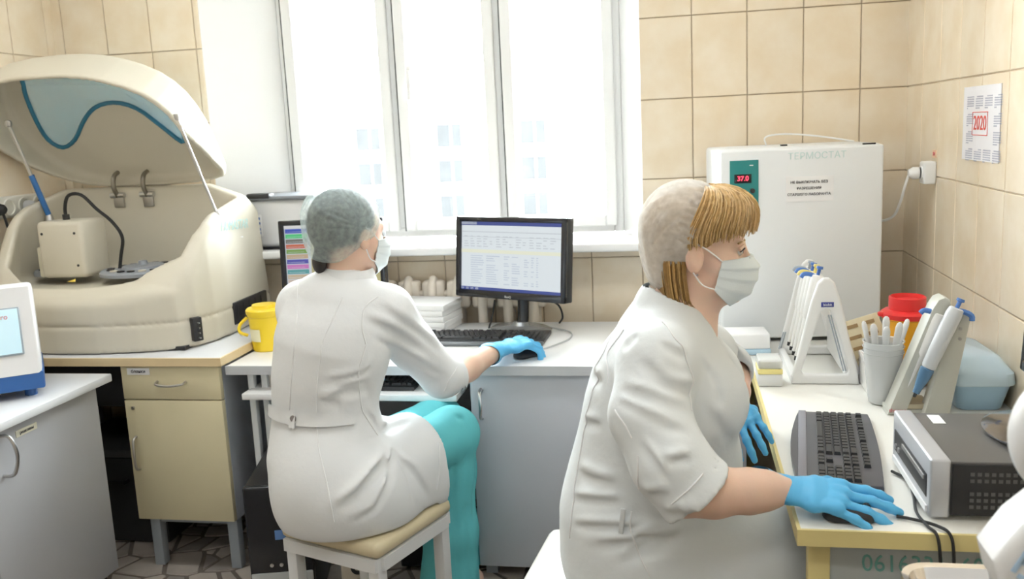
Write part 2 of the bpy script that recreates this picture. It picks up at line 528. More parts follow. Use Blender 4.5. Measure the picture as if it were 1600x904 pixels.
wall_left = struct(MB().b2((XL-.15, YF, 0), (XL, YB, ZC)).build('wall_left', MATS['wall_beige'], smooth=False))
side_tiles(wall_left, XL, (1, 0, 0), 3.535, 1.8)

# ---- window frame, three casements
win = struct(thing('window_1', 'white plastic window with three tall casements above the desk', None, ((GX0+GX1)/2, YW, 1.06)))
def wb(name, p0, p1, m=m_white, parent=win, bev=.006):
    return MB().b2(p0, p1, bev, 2).build(name, m, parent, world=True)
ZB, ZT = 1.06, 2.70
fw = .04
wb('frame_jamb', (GX0, YW-.0, ZB), (GX0+fw, YW+.07, ZT)); wb('frame_jamb', (GX1-fw, YW, ZB), (GX1, YW+.07, ZT))
wb('frame_rail', (GX0+fw, YW, ZB), (GX1-fw, YW+.07, ZB+fw)); wb('frame_rail', (GX0+fw, YW, ZT-fw), (GX1-fw, YW+.07, ZT))
MX = [-1.185, -0.735]
for x in MX: wb('mullion', (x-.027, YW, ZB+fw), (x+.027, YW+.07, ZT-fw))
m_glass = bpy.data.materials.new('window_glass'); m_glass.use_nodes = True
nt = m_glass.node_tree; nt.nodes.remove(nt.nodes['Principled BSDF'])
tr_ = nt.nodes.new('ShaderNodeBsdfTransparent'); tr_.inputs[0].default_value = (.96, .98, .97, 1)
gl_ = nt.nodes.new('ShaderNodeBsdfGlossy'); gl_.inputs['Roughness'].default_value = .02
ms_ = nt.nodes.new('ShaderNodeMixShader'); lw_ = nt.nodes.new('ShaderNodeFresnel'); lw_.inputs[0].default_value = 1.3
nt.links.new(lw_.outputs[0], ms_.inputs[0]); nt.links.new(tr_.outputs[0], ms_.inputs[1]); nt.links.new(gl_.outputs[0], ms_.inputs[2])
nt.links.new(ms_.outputs[0], nt.nodes['Material Output'].inputs[0])
bays = [(GX0+fw, MX[0]-.027), (MX[0]+.027, MX[1]-.027), (MX[1]+.027, GX1-fw)]
for x0, x1 in bays:
    c = link_mesh('casement', bpy.data.meshes.new('casement'), m_white, win)
    mb = MB(); a, b = x0-.012, x1+.012; z0, z1 = ZB+fw-.012, ZT-fw+.012; w = .046; y0, y1 = YW-.022, YW+.045
    mb.b2((a, y0, z0), (a+w, y1, z1), .006); mb.b2((b-w, y0, z0), (b, y1, z1), .006)
    mb.b2((a+w, y0, z0), (b-w, y1, z0+w), .006); mb.b2((a+w, y0, z1-w), (b-w, y1, z1), .006)
    mb.bm.transform(RM[win].inverted()); mb.bm.to_mesh(c.data); mb.bm.free()
    g = MB().b2((a+w-.005, YW+.01, z0+w-.005), (b-w+.005, YW+.022, z1-w+.005)).build('pane', m_glass, c, world=True, smooth=False)
    mb = MB()
    mb.b2((a-.004, y0+.004, z0), (a-.0005, y0+.03, z1))
    mb.build('gasket', m_gasket, c, world=True, smooth=False)
h_ = MB(); h_.box((MX[0]+.075, YW-.03, 1.75), (.022, .016, .06), .004); h_.box((MX[0]+.075, YW-.045, 1.70), (.018, .016, .12), .005)
h_.build('window_handle', m_white, win, world=True)
sill = struct(MB().b2((-2.0, 3.46, 1.022), (-0.12, YW+.02, 1.055), .008, 3).build('trim_2', mat('sill_plastic', (.93, .93, .92), .25, var=.01)))

# ---- what stands outside
bld = thing('apartment_building', 'pale apartment building with rows of windows seen outside through the window', 'building', (-14, 70, -8))
m_fac = mat('pale_facade', (.86, .86, .86), .9, var=.03, vscale=.3); m_fpane = mat('far_pane', (.037, .038, .039), .7, var=.3, vscale=.6, spec=.04)
MB().b2((-48, 70, -8), (22, 82, 4.2)).build('facade', m_fac, bld, world=True, smooth=False)
MB().b2((-48.4, 69.6, 4.2), (22.4, 82.4, 4.7)).build('roof_edge', mat('far_roof', (.75, .75, .75), .9), bld, world=True, smooth=False)
for i in range(9):
    for j in range(3):
        x = -37.5+i*6.6; z = 1.25-2.75*j
        w = MB().b2((x-1.15, 69.94, z-1.05), (x+1.15, 70.05, z+1.05)).build('far_window', m_fac, bld, world=True, smooth=False)
        MB().b2((x-1.0, 69.9, z-.9), (x+.1, 69.96, z+.9)).build('far_pane', m_fpane, w, world=True, smooth=False)
        MB().b2((x+.2, 69.9, z-.9), (x+1.0, 69.96, z+.9)).build('far_pane', m_fpane, w, world=True, smooth=False)
tag(MB().b2((-90, 5, -8.4), (70, 90, -8)).build('ground', mat('snowy_ground', (.8, .8, .8), .9, var=.05), smooth=False), kind='structure')

# ---- ceiling lamps of the laboratory
m_tube = mat('lamp_diffuser', (1, 1, 1), .5, emit=(.95, .98, 1.0), estr=8.0)
for i, (lx, ly) in enumerate(((-1.7, 2.2), (-0.1, 2.2), (-1.7, .1), (-0.1, .1))):
    t = thing('ceiling_light', 'rectangular white fluorescent ceiling light, %s' % ('left of the pair nearer the window', 'right of the pair nearer the window', 'left of the pair farther from the window', 'right of the pair farther from the window')[i], 'ceiling light', (lx, ly, ZC), group='ceiling lights')
    mb = MB(); mb.b2((-.62, -.17, -.05), (.62, -.155, 0)); mb.b2((-.62, .155, -.05), (.62, .17, 0)); mb.b2((-.62, -.155, -.05), (-.6, .155, 0)); mb.b2((.6, -.155, -.05), (.62, .155, 0))
    mb.build('housing', m_white, t, smooth=False)
    MB().b2((-.6, -.155, -.045), (.6, .155, -.03)).build('diffuser', m_tube, t, smooth=False)
# ================================================================== LEFT SIDE
m_beige = mat('cream_laminate', (.72, .64, .42), .4, var=.04)
m_greylam = mat('grey_laminate', (.46, .48, .52), .4, var=.03)
m_topgrey = mat('pale_grey_top', (.66, .67, .69), .35, var=.03)
m_edge = mat('wood_edge', (.74, .58, .34), .5, var=.08)
m_metalgrey = mat('grey_painted_steel', (.36, .40, .44), .4, var=.03)
m_black = mat('black_plastic', (.018, .018, .020), .4, var=.2)
m_blackgloss = mat('gloss_black_plastic', (.015, .016, .02), .18, var=.1)
m_chrome = mat('brushed_steel', (.62, .62, .62), .28, metal=1, var=.05)
m_steel = mat('dull_steel', (.5, .49, .47), .4, metal=1, var=.05)
m_rubber = mat('black_rubber', (.02, .02, .02), .6)
m_wcoat = mat('white_steel', (.83, .85, .86), .4, var=.02)
m_dark = mat('dark_board', (.035, .035, .04), .6)
m_paper = mat('white_paper', (.88, .88, .88), .8, var=.01)
m_ink = mat('dark_ink', (.05, .05, .06), .8)
m_blueink = mat('blue_ink', (.10, .22, .55), .8)

# ---- table that carries the analyser (one pedestal on steel legs)
t = thing('analyser_table', 'cream table with drawer, door and steel legs under the big analyser', 'table', (-1.74, 3.15, 0))
top = MB().b2((-2.59, 2.772, .757), (-1.545, 3.56, .785), .003).build('table_top', m_topgrey, t, world=True)
MB().b2((-2.59, 2.766, .757), (-1.545, 2.7725, .7855)).build('front_edging', m_edge, top, world=True, smooth=False)
MB().b2((-1.5455, 2.766, .757), (-1.539, 3.56, .7855)).build('side_edging', m_edge, top, world=True, smooth=False)
ped = MB().b2((-1.925, 2.80, .19), (-1.555, 3.40, .757)).build('pedestal', m_greylam, t, world=True, smooth=False)
d = MB().b2((-1.925, 2.778, .636), (-1.556, 2.80, .754), .002).build('drawer', m_beige, t, world=True)
MB().tube([(-1.79, 2.778, .700), (-1.782, 2.755, .695), (-1.74, 2.748, .692), (-1.69, 2.755, .695), (-1.682, 2.778, .700)], .0045, 8, smooth=4).build('handle', m_steel, d, world=True)
lb = MB().b2((-1.90, 2.7765, .724), (-1.815, 2.7782, .748)).build('paper_label', m_paper, d, world=True, smooth=False)
text('label_writing', 'бланки', .016, facing((-1.857, 2.776, .736), (0, -1, 0)), m_ink, d, world=True)
d = MB().b2((-1.925, 2.778, .192), (-1.556, 2.80, .632), .002).build('door', m_beige, t, world=True)
MB().tube([(-1.895, 2.778, .50), (-1.895, 2.757, .49), (-1.893, 2.750, .44), (-1.895, 2.757, .39), (-1.895, 2.778, .38)], .0045, 8, smooth=4).build('handle', m_steel, d, world=True)
MB().cyl((-1.893, 2.772, .605), (-1.893, 2.779, .605), .006).build('lock', m_steel, d, world=True)
for x, y in ((-1.885, 2.83), (-1.585, 2.83), (-1.885, 3.36), (-1.585, 3.36)):
    MB().b2((x-.019, y-.019, 0), (x+.019, y+.019, .19), .003).build('leg', m_metalgrey, t, world=True)
MB().b2((-1.88, 2.82, .165), (-1.59, 2.84, .19)).build('leg_rail', m_metalgrey, t, world=True)
MB().b2((-2.57, 2.90, .57), (-1.927, 2.918, .757)).build('apron', m_dark, t, world=True, smooth=False)
MB().b2((-2.59, 2.80, 0), (-2.565, 3.54, .757)).build('end_panel', m_greylam, t, world=True, smooth=False)

# ---- the big chemistry analyser
AC = V(-2.13, 3.125, .788)
an = thing('chemistry_analyser', 'large cream chemistry analyser with raised lid and blue window', 'analyser', AC)
m_an = mat('cream_instrument_plastic', (.65, .605, .50), .38, var=.02)
m_an2 = mat('cream_instrument_inner', (.66, .62, .49), .45, var=.02)
outline = [(.45, .36), (.455, .0), (.45, -.10), (.425, -.19), (.38, -.245), (.25, -.29), (.1, -.312), (-.05, -.316), (-.2, -.30), (-.34, -.255), (-.41, -.19), (-.445, -.08), (-.45, .36)]
prof = [(-.36, -.02), (.37, -.02), (.37, .50), (.29, .555), (.23, .555), (.0, .505), (-.05, .48), (-.10, .43), (-.19, .30), (-.235, .235), (-.30, .195), (-.36, .18)]
f = Field((-.5, -.37, -.03), (.5, .42, .62), .0075)
def body_fn(X, Y, Z):
    a = poly2d(X*(1+np.where(X < 0, .45, .13)*np.clip(Z-.1, 0, .5)), Y, outline)+.03
    b = poly2d(Y, Z+.36*np.clip(X-.27, 0, 1)*np.clip((Z-.15)*4, 0, 1), prof)+.03
    q = np.sqrt(np.maximum(a, 0)**2+np.maximum(b, 0)**2)+np.minimum(np.maximum(a, b), 0)
    return q-.03
f.put(body_fn, (-.5, -.37, -.03), (.5, .42, .62), 0)
hump = (-.26, .27)
def cav(X, Y, Z):
    out = [(.40, .225), (.395, -.05), (.36, -.15), (.22, -.215), (.0, -.245), (-.2, -.235), (-.34, -.18), (-.385, -.07), (-.395, .225)]
    a = poly2d(X*(1+np.where(X < 0, .45, .0)*np.clip(Z-.1, 0, .5)), Y, out)+.03
    b = .245-Z+.0*Y
    q = np.sqrt(np.maximum(a, 0)**2+np.maximum(b, 0)**2)+np.minimum(np.maximum(a, b), 0)
    return q-.03
f.put(cav, (-.42, -.28, .2), (.42, .28, .62), .02, 'sub')
gro = lambda X, Y, Z: np.maximum(np.abs(Z-.098+.06*np.clip(X-.25, 0, 1)*0)-.0035, np.abs(body_fn(X, Y, Z))-.006)
f.put(gro, (-.5, -.37, .08), (.5, .42, .12), 0, 'sub')
f.put(lambda X, Y, Z: np.maximum(Z-.0, -1+0*X+0*Y), (-.5, -.4, -.06), (.5, .45, 0.0), 0, 'sub')
body = f.build('body', m_an, an, relax=1, world=False)
MB().b2((-.40, -.25, -.002), (.40, .33, .012)).build('foot_plate', m_black, an, smooth=False)
v1 = MB().box((.415, -.195, .065), (.035, .05, .085), .003, rot=(0, 0, .95)).build('vent_grille', m_black, an)
v1['label'] = 'black vent grille'
for k in range(4):
    MB().box((.43, -.205, .035+.018*k), (.004, .04, .004), 0, rot=(0, 0, .95)).build('vent_slat', m_steel, v1)
v2 = MB().b2((.42, .02, .03), (.461, .30, .115), .004).build('rear_vent', m_black, an)
for k in range(5):
    MB().b2((.458, .04+.05*k, .045), (.463, .045+.05*k, .105)).build('vent_slat', m_dark, v2)
# deck contents
m_disc = mat('grey_disc_plastic', (.27, .29, .32), .4, var=.04)
for (x, y, r) in ((.115, .0, .155), (-.235, .03, .115)):
    dsc = MB().lathe([(r, 0), (r, .012), (r*.96, .018), (r*.5, .02), (r*.48, .028), (.02, .03), (.015, .045), (0, .045)], (x, y, .243), 48).build('reagent_disc', m_disc, an)
    for k in range(18):
        a = k*2*PI/18
        MB().cyl((x+math.cos(a)*r*.75, y+math.sin(a)*r*.75, .258), (x+math.cos(a)*r*.75, y+math.sin(a)*r*.75, .266), r*.09, n=10).build('cup_well', m_black if k % 3 else m_an, dsc)
mo = MB().b2((-.235, -.115, .243), (-.045, .04, .455), .018, 3).build('pipetting_module', m_an, an)
MB().b2((-.262, -.09, .243), (-.236, .02, .36), .008).build('module_side', m_an2, mo)
for x, z in ((-.075, .41), (-.075, .29), (-.21, .41)):
    MB().cyl((x, -.117, z), (x, -.113, z), .005, n=10).build('screw', m_black, mo)
MB().tube([(-.155, -.04, .45), (-.155, -.04, .50), (-.13, -.045, .545), (-.08, -.04, .545), (-.03, -.03, .49), (.02, -.02, .44), (.055, -.02, .38), (.04, -.02, .31), (.025, -.02, .245)], .0065, 8, smooth=5).build('cable', m_rubber, mo)
MB().cyl((-.155, -.04, .445), (-.155, -.04, .475), .013, n=12).build('cable_gland', m_rubber, mo)
MB().b2((-.06, -.292, .176), (-.005, -.262, .190)).build('latch_slot', m_black, an, smooth=False)
sg = MB().prism([(-.016, 0), (.016, 0), (0, .026)], 0, .001, facing((-.03, -.226, .2465), (0, -.25, 1), (0, 1, 0))).build('warning_sign', mat('warning_yellow', (.75, .55, .08), .5), an)
text('brand_lettering', 'HUMASTAR', .052, Matrix.Translation((.4455, .115, .40)) @ Matrix.Rotation(PI/2, 4, 'Z') @ Matrix.Rotation(PI/2, 4, 'X') @ Matrix.Rotation(-.05, 4, 'Z'), mat('pale_teal_print', (.45, .66, .64), .5), an, shear=.25, sx=.8)
MB().box((.437, .15, .335), (.003, .075, .03), 0).build('type_plate', m_paper, an, smooth=False)
m_dsteel = mat('brown_steel', (.30, .28, .24), .35, metal=1)
# hinges on the rear wall
for x in (-.10, .03):
    h = MB().box((x, .222, .505), (.045, .012, .06), .004).build('hinge', m_steel, an)
    MB().tube([(x, .215, .52), (x, .195, .56), (x, .205, .60), (x, .235, .615)], .009, 10, smooth=4).build('hinge_arm', m_dsteel, h)
    MB().cyl((x-.03, .215, .525), (x+.03, .215, .525), .011, n=14).build('hinge_pin', m_chrome, h)
# lid: a domed shell, opened about the rear hinge line
LA = math.radians(60)
LV = Vector((0, -math.cos(LA), math.sin(LA))); LN = Vector((0, math.sin(LA), math.cos(LA)))
HX, HY, HZ = -2.13, 3.385, 1.362
LM = Matrix(((1, 0, 0, HX), (0, LV.y, LN.y, HY), (0, LV.z, LN.z, HZ), (0, 0, 0, 1)))   # local (x, v, n)
lo_ = [(-.462, .30), (-.45, .43), (-.40, .52), (-.23, .552), (-.02, .552), (.12, .525), (.25, .465), (.325, .38), (.365, .26), (.38, .12), (.37, .03), (.22, -.005), (-.05, -.02), (-.24, .005), (-.36, .08), (-.43, .18)]
def smooth_poly(p, k=4): return [(v.x, v.y) for v in catmull([Vector((x, y, 0)) for x, y in p], k, True)]
lo_s = smooth_poly(lo_, 2)
wn_ = [(-.30, .50), (-.335, .44), (-.352, .385), (-.362, .285), (-.352, .20), (-.305, .16), (-.24, .19), (-.175, .26), (-.10, .318), (-.01, .336), (.075, .308), (.145, .235), (.215, .16), (.235, .20), (.225, .30), (.16, .40), (.03, .455), (-.10, .50)]
wn_s = smooth_poly(wn_, 3)
f = Field((-.54, -.05, -.18), (.43, .60, .10), .006)
def dome(X, Y, off): return .055-.13*((X+.05)**2)*1.3-.25*(Y-.3)**2+off
def lid_out(X, Y, Z):
    a = poly2d(X, Y, lo_s)+.035
    lip = -.015-.135*np.clip((Y+.01)/.30, 0, 1)
    b = np.maximum(Z-dome(X, Y, 0), lip-Z)+.0
    b = np.maximum(Z-dome(X, Y, -.035), -1)
    q = np.sqrt(np.maximum(a, 0)**2+np.maximum(b, 0)**2)+np.minimum(np.maximum(a, b), 0)-.035
    return np.maximum(q, lip-Z)
def lid_in(X, Y, Z):
    a = poly2d(X, Y, lo_s)+.018+.03
    b = Z-dome(X, Y, -.018-.03)
    return np.sqrt(np.maximum(a, 0)**2+np.maximum(b, 0)**2)+np.minimum(np.maximum(a, b), 0)-.03
f.put(lid_out, (-.54, -.05, -.18), (.43, .6, .1), 0)
f.put(lid_in, (-.54, -.05, -.18), (.43, .6, .1), 0, 'sub')
f.put(lambda X, Y, Z: poly2d(X, Y, wn_s)+0*Z, (-.4, .1, -.1), (.3, .55, .1), 0, 'sub')
lid = f.build('lid', m_an, an, relax=1, world=False)
lid.data.transform(RM[an].inverted() @ LM)
IL = RM[an].inverted() @ LM
m_bluewin = mat('blue_acrylic', (.36, .70, .88), .1, var=.0, alpha=.48)
mb = MB(); 
ctr = []
vs0 = [mb._v((x*1.0, y, float(dome(np.float32(x), np.float32(y), -.012)))) for x, y in wn_s]
vs1 = [mb._v((x*1.0, y, float(dome(np.float32(x), np.float32(y), -.006)))) for x, y in wn_s]
mb.skin([vs0, vs1]); mb.bm.transform(IL)
mb.build('lid_window', m_bluewin, lid, smooth=False)['label'] = 'blue see-through lid window'
mb = MB(); mb.tube([(x, y, float(dome(np.float32(x), np.float32(y), -.016))) for x, y in wn_s], .0085, 8, closed=True); mb.bm.transform(IL)
mb.build('window_seal', mat('blue_seal', (.035, .20, .33), .4), lid)
# gas struts
for n_, (a, b) in {'l': ((-2.50, 3.115, 1.61), (-2.44, 3.195, 1.25)), 'r': ((-1.795, 3.095, 1.60), (-1.715, 3.17, 1.24))}.items():
    a, b = Vector(a)-AC, Vector(b)-AC; m_ = a.lerp(b, .55)
    s_ = MB().cyl(a, m_, .0065, n=12).build('gas_strut', m_chrome, an)
    MB().cyl(m_, b, .011 if n_ == 'l' else .005, n=12).build('strut_cylinder', mat('blue_enamel', (.04, .16, .42), .3) if n_ == 'l' else m_chrome, s_)
    MB().lathe([(0, -.014), (.012, -.01), (.014, 0), (.012, .01), (0, .014)], a, 14).build('ball_joint', m_steel, s_)
    MB().lathe([(.018, -.018), (.014, 0), (.008, .012), (0, .014)], b, 14).build('strut_foot', m_steel, s_)

# ---- grey cabinet in the left foreground
t = thing('grey_cabinet', 'pale grey base cabinet with chrome arched handle in the left foreground', 'cabinet', (-2.24, 2.2, 0))
MB().b2((-2.59, 1.55, .725), (-1.902, 2.695, .752), .004).build('worktop', m_topgrey, t, world=True)
MB().b2((-2.57, 1.60, .06), (-1.962, 2.66, .725)).build('carcass', m_greylam, t, world=True, smooth=False)
m_doorgrey = mat('grey_door_laminate', (.47, .48, .51), .4, var=.03)
for y0, y1 in ((1.605, 2.128), (2.134, 2.658)):
    d = MB().b2((-1.962, y0, .065), (-1.942, y1, .722), .002).build('door', m_doorgrey, t, world=True)
    yh = 2.085 if y0 < 2 else 2.20
    if y0 > 2:
        MB().tube([(-1.942, yh, .70), (-1.912, yh+.01, .695), (-1.899, yh+.015, .64), (-1.912, yh+.01, .585), (-1.942, yh, .58)], .0055, 8, smooth=5).build('handle', m_chrome, d, world=True)
    else:
        MB().tube([(-1.942, yh, .70), (-1.912, yh, .695), (-1.899, yh, .64), (-1.912, yh, .585), (-1.942, yh, .58)], .0055, 8, smooth=5).build('handle', m_chrome, d, world=True)
lb = MB().b2((-1.9422, 2.27, .672), (-1.940, 2.36, .692)).build('paper_label', mat('cream_label', (.78, .76, .62), .7), t, world=True, smooth=False)
text('label_writing', 'реактивы', .013, facing((-1.9395, 2.315, .682), (1, 0, 0)), m_ink, t, world=True)
MB().b2((-2.55, 1.62, 0), (-1.98, 2.64, .06)).build('plinth', m_dark, t, world=True, smooth=False)

# ---- small instrument with touch screen on that cabinet
t = thing('screen_instrument', 'white and blue benchtop instrument with pale touch screen at left edge', 'instrument', (-2.185, 2.47, .752), rz=math.radians(38))
m_inst = mat('offwhite_plastic', (.80, .80, .81), .35, var=.02)
m_iblue = mat('blue_plastic', (.03, .12, .36), .35)
# local: x right, -y front
MY = Matrix(((0, 0, 1, 0), (1, 0, 0, 0), (0, 1, 0, 0), (0, 0, 0, 1)))   # polygon (y,z) extruded along x
MB().prism([(-.165, .075), (.15, .075), (.15, .30), (-.05, .345), (-.075, .335)], -.16, .16, MY, .012, 3).build('housing', m_inst, t)
MB().prism([(-.172, .028), (.155, .028), (.155, .078), (-.163, .078)], -.163, .163, MY, .006, 2).build('base_band', m_iblue, t)
for x in (-.12, .12):
    for y in (-.12, .12):
        MB().cyl((x, y, 0), (x, y, .03), .018, n=12).build('foot', m_iblue, t)
n_ = Vector((0, -.945, .327)).normalized()
sc = MB().box((0, 0, 0), (.235, .15, .006), .003); sc.bm.transform(facing((0, -.123, .2065), n_)); sc = sc.build('screen_frame', mat('grey_screen_frame', (.35, .42, .48), .3), t)
s2 = MB().box((0, 0, 0), (.225, .14, .006)); s2.bm.transform(facing((0, -.1245, .2068), n_)); s2.build('screen', mat('pale_blue_screen', (.45, .62, .70), .2, emit=(.55, .78, .86), estr=.35), sc, smooth=False)
text('screen_heading', 'Spectro', .022, facing((.05, -.1145, .2515), n_), mat('red_print', (.6, .12, .14), .6), sc)
for k in (-.03, .02, .07):
    ic = MB().box((0, 0, 0), (.018, .022, .001)); ic.bm.transform(facing((k, -.1315, .188), n_)); ic.build('screen_icon', m_ink, sc, smooth=False)
    ic = MB().box((0, 0, 0), (.010, .010, .002)); ic.bm.transform(facing((k, -.1318, .190), n_)); ic.build('screen_icon', m_paper, sc, smooth=False)

# ---- sockets on the left wall with plugs
t = thing('socket_strip', 'cream row of wall sockets on the left wall behind the analyser', 'socket', (XL, 3.22, 1.29))
m_sock = mat('cream_socket', (.78, .76, .68), .4)
MB().b2((XL+.007, 3.02, 1.25), (XL+.03, 3.37, 1.335), .008, 3).build('plate', m_sock, t, world=True)
for k in range(4):
    y = 3.07+.083*k
    MB().lathe([(.033, 0), (.033, .006), (.026, .006), (.026, .001), (0, .001)], (XL+.030, y, 1.292), 24, (1, 0, 0)).build('socket_ring', m_sock, t, world=True)
def plug(label, y, m, pts):
    t = thing('power_plug', label, 'plug', (XL+.04, y, 1.29), group='plugs in the wall sockets')
    MB().lathe([(.012, 0), (.022, .006), (.023, .02), (.019, .035), (.010, .045), (0, .046)], (XL+.036, y, 1.29), 16, (1, 0, 0)).build('plug_body', m, t, world=True)
    MB().tube([(XL+.065, y, 1.28), (XL+.07, y+.005, 1.25), *pts], .005, 8, smooth=4).build('cord', m, t, world=True)
plug('black power plug in the wall socket nearest the corner', 3.319, m_rubber, [(XL+.06, 3.34, 1.20), (XL+.05, 3.36, 1.08), (XL+.04, 3.40, .80)])
plug('pale grey power plug between black plug and empty socket', 3.236, mat('grey_plug', (.55, .56, .56), .5), [(XL+.06, 3.30, 1.20), (XL+.05, 3.34, 1.10), (XL+.04, 3.37, .80)])
plug('black power plug in the left wall socket at picture edge', 3.07, m_rubber, [(XL+.075, 3.09, 1.20), (XL+.075, 3.20, 1.11), (XL+.05, 3.34, .98), (XL+.04, 3.36, .80)])

# ---- black case standing under the analyser table
t = thing('black_case', 'black storage case standing on the floor under the analyser table', 'case', (-2.16, 3.16, 0))
MB().b2((-2.40, 2.98, 0), (-1.945, 3.36, .34), .012).build('case_body', m_dark, t, world=True)
MB().b2((-2.405, 2.975, .34), (-1.94, 3.365, .375), .01).build('case_lid', mat('dark_grey_lid', (.10, .10, .105), .5), t, world=True)
MB().tube([(-2.27, 2.98, .25), (-2.27, 2.955, .25), (-2.09, 2.955, .25), (-2.09, 2.98, .25)], .008, 8).build('carry_handle', m_black, t, world=True)
tag(MB().tube([(-2.2, 3.55, .73), (-2.17, 3.54, .62), (-2.10, 3.50, .5), (-2.03, 3.45, .43), (-2.0, 3.40, .385)], .007, 8, smooth=6).build('black_cable', m_rubber), 'black cable hanging down the tiles behind the analyser table', 'cable')
# ================================================================== MIDDLE DESK
m_desk = mat('white_laminate', (.86, .86, .86), .3, var=.02)
m_deskfront = mat('blue_grey_laminate', (.56, .58, .63), .4, var=.02)
t = thing('white_desk', 'long white desk with blue-grey doors under the window', 'desk', (-.65, 3.14, 0))
MB().b2((-1.537, 2.795, .722), (.195, 3.462, .752), .004).build('desk_top', m_desk, t, world=True)
MB().b2((-1.537, 2.789, .722), (.195, 2.796, .752)).build('front_edging', mat('grey_edging', (.55, .56, .58), .5), t, world=True, smooth=False)
MB().b2((-.69, 2.83, .05), (.19, 3.44, .722)).build('cupboard', m_greylam, t, world=True, smooth=False)
for x0, x1 in ((-.69, -.255), (-.25, .188)):
    d = MB().b2((x0, 2.812, .05), (x1, 2.83, .72), .002).build('door', m_deskfront, t, world=True)
    xh = x0+.035
    MB().tube([(xh, 2.812, .67), (xh, 2.79, .66), (xh+.004, 2.782, .62), (xh, 2.79, .58), (xh, 2.812, .57)], .0055, 8, smooth=4).build('handle', m_chrome, d, world=True)
for x in (-.66, .15):
    MB().b2((x-.02, 2.86, 0), (x+.02, 2.90, .05)).build('foot', m_metalgrey, t, world=True)
    MB().b2((x-.02, 3.38, 0), (x+.02, 3.42, .05)).build('foot', m_metalgrey, t, world=True)
MB().b2((-1.45, 3.35, .25), (-.70, 3.37, .722)).build('back_panel', m_greylam, t, world=True, smooth=False)
for x in (-1.475, -1.425):
    MB().b2((x-.011, 2.84, 0 if x < -1.45 else .40), (x+.011, 2.865, .722), .002).build('leg', m_wcoat, t, world=True)
MB().b2((-1.49, 3.40, 0), (-1.46, 3.43, .722)).build('leg', m_wcoat, t, world=True)
tr = MB().b2((-1.475, 2.765, .640), (-.725, 3.10, .662), .003).build('keyboard_tray', m_desk, t, world=True)
for x in (-1.40, -.80):
    MB().b2((x-.012, 2.85, .662), (x+.012, 3.05, .722)).build('tray_runner', m_steel, tr, world=True)

# ---- cast-iron radiator
t = thing('radiator', 'cream cast-iron radiator under the windowsill behind the desk', 'radiator', (-.95, 3.516, .12))
m_rad = mat('cream_radiator_paint', (.78, .70, .60), .4, var=.04)
for k in range(8):
    x = -1.30+.103*k
    s = MB()
    s.tube([(x, 3.486, .30), (x, 3.486, .85), (x, 3.501, .90), (x, 3.521, .915), (x, 3.541, .90), (x, 3.553, .85), (x, 3.553, .30), (x, 3.541, .25), (x, 3.516, .235), (x, 3.496, .25)], .0195, 10, closed=True)
    s.b2((x-.0475, 3.497, .80), (x+.0475, 3.556, .915), .018, 3)
    s.b2((x-.0475, 3.497, .24), (x+.0475, 3.556, .33), .018, 3)
    s.build('section', m_rad, t, world=True)
MB().cyl((-1.42, 3.521, .86), (-.45, 3.521, .86), .014).build('supply_pipe', m_rad, t, world=True)
for x in (-1.2, -.70): MB().cyl((x, 3.521, 0), (x, 3.521, .26), .012).build('support', m_rad, t, world=True)

# ---- monitors
def monitor(label, loc, rz, w, h, tilt, stand, parts_fn, yoff=-.02, m_base=None):
    """loc: foot centre; screen faces local -y"""
    t = thing('computer_monitor', label, 'monitor', loc, rz)
    zc = stand+h/2
    T = Matrix.Translation((0, yoff, zc)) @ Matrix.Rotation(-tilt, 4, 'X')
    def B(name, p0, p1, m, par=t, bev=.003):
        mb = MB(); mb.b2(p0, p1, bev); mb.bm.transform(T); return mb.build(name, m, par)
    bz = .02
    hs = B('housing', (-w/2, -.004, -h/2), (w/2, .035, h/2), m_black, bev=.006)
    mb = MB(); mb.b2((-w/2, -.022, h/2-bz), (w/2, -.002, h/2), .005); mb.b2((-w/2, -.022, -h/2), (w/2, -.002, -h/2+bz+.008), .005)
    mb.b2((-w/2, -.022, -h/2), (-w/2+bz, -.002, h/2), .005); mb.b2((w/2-bz, -.022, -h/2), (w/2, -.002, h/2), .005); mb.bm.transform(T)
    mb.build('bezel', m_blackgloss, t)
    mb = MB(); mb.box((0, .05, 0), (w*.55, .04, h*.55), .015); mb.bm.transform(T); mb.build('rear_bulge', m_black, t)
    sc = B('screen', (-w/2+bz, -.010, -h/2+bz+.006), (w/2-bz, -.006, h/2-bz), parts_fn['screen'], bev=0)
    for (x0, x1, z0, z1, m) in parts_fn['blocks']:
        W = w-2*bz; H_ = h-2*bz-.006
        X0 = -w/2+bz+W*x0; X1 = -w/2+bz+W*x1; Z0 = -h/2+bz+.006+H_*z0; Z1 = -h/2+bz+.006+H_*z1
        B('screen_image', (X0, -.0112, Z0), (X1, -.0100, Z1), m, sc, 0)
    mb = MB(); mb.tube([(0, yoff+.045, zc-.05), (0, yoff+.065, zc-.14 if zc > .2 else .1), (0, .04, .05), (0, .03, .012)], .022, 12, smooth=4); mb.build('stand_neck', m_blackgloss, t)
    MB().lathe([(.125, 0), (.128, .004), (.115, .010), (.04, .018), (.03, .03), (0, .03)], (0, .02, 0), 40, sx=1.0, sy=.72).build('stand_base', m_base or m_blackgloss, t)
    return t, T
def scr(name, c, s): return mat(name, tuple(v*.1 for v in c), .25, emit=c, estr=s, var=0)
m_s_white = scr('screen_white', (.72, .78, .82), .72); m_s_blue = scr('screen_navy', (.05, .08, .30), .7); m_s_line = scr('screen_greyline', (.55, .60, .66), .7)
m_s_yel = scr('screen_yellow', (.78, .80, .66), .72); m_s_cell = scr('screen_cell', (.55, .62, .72), .7)
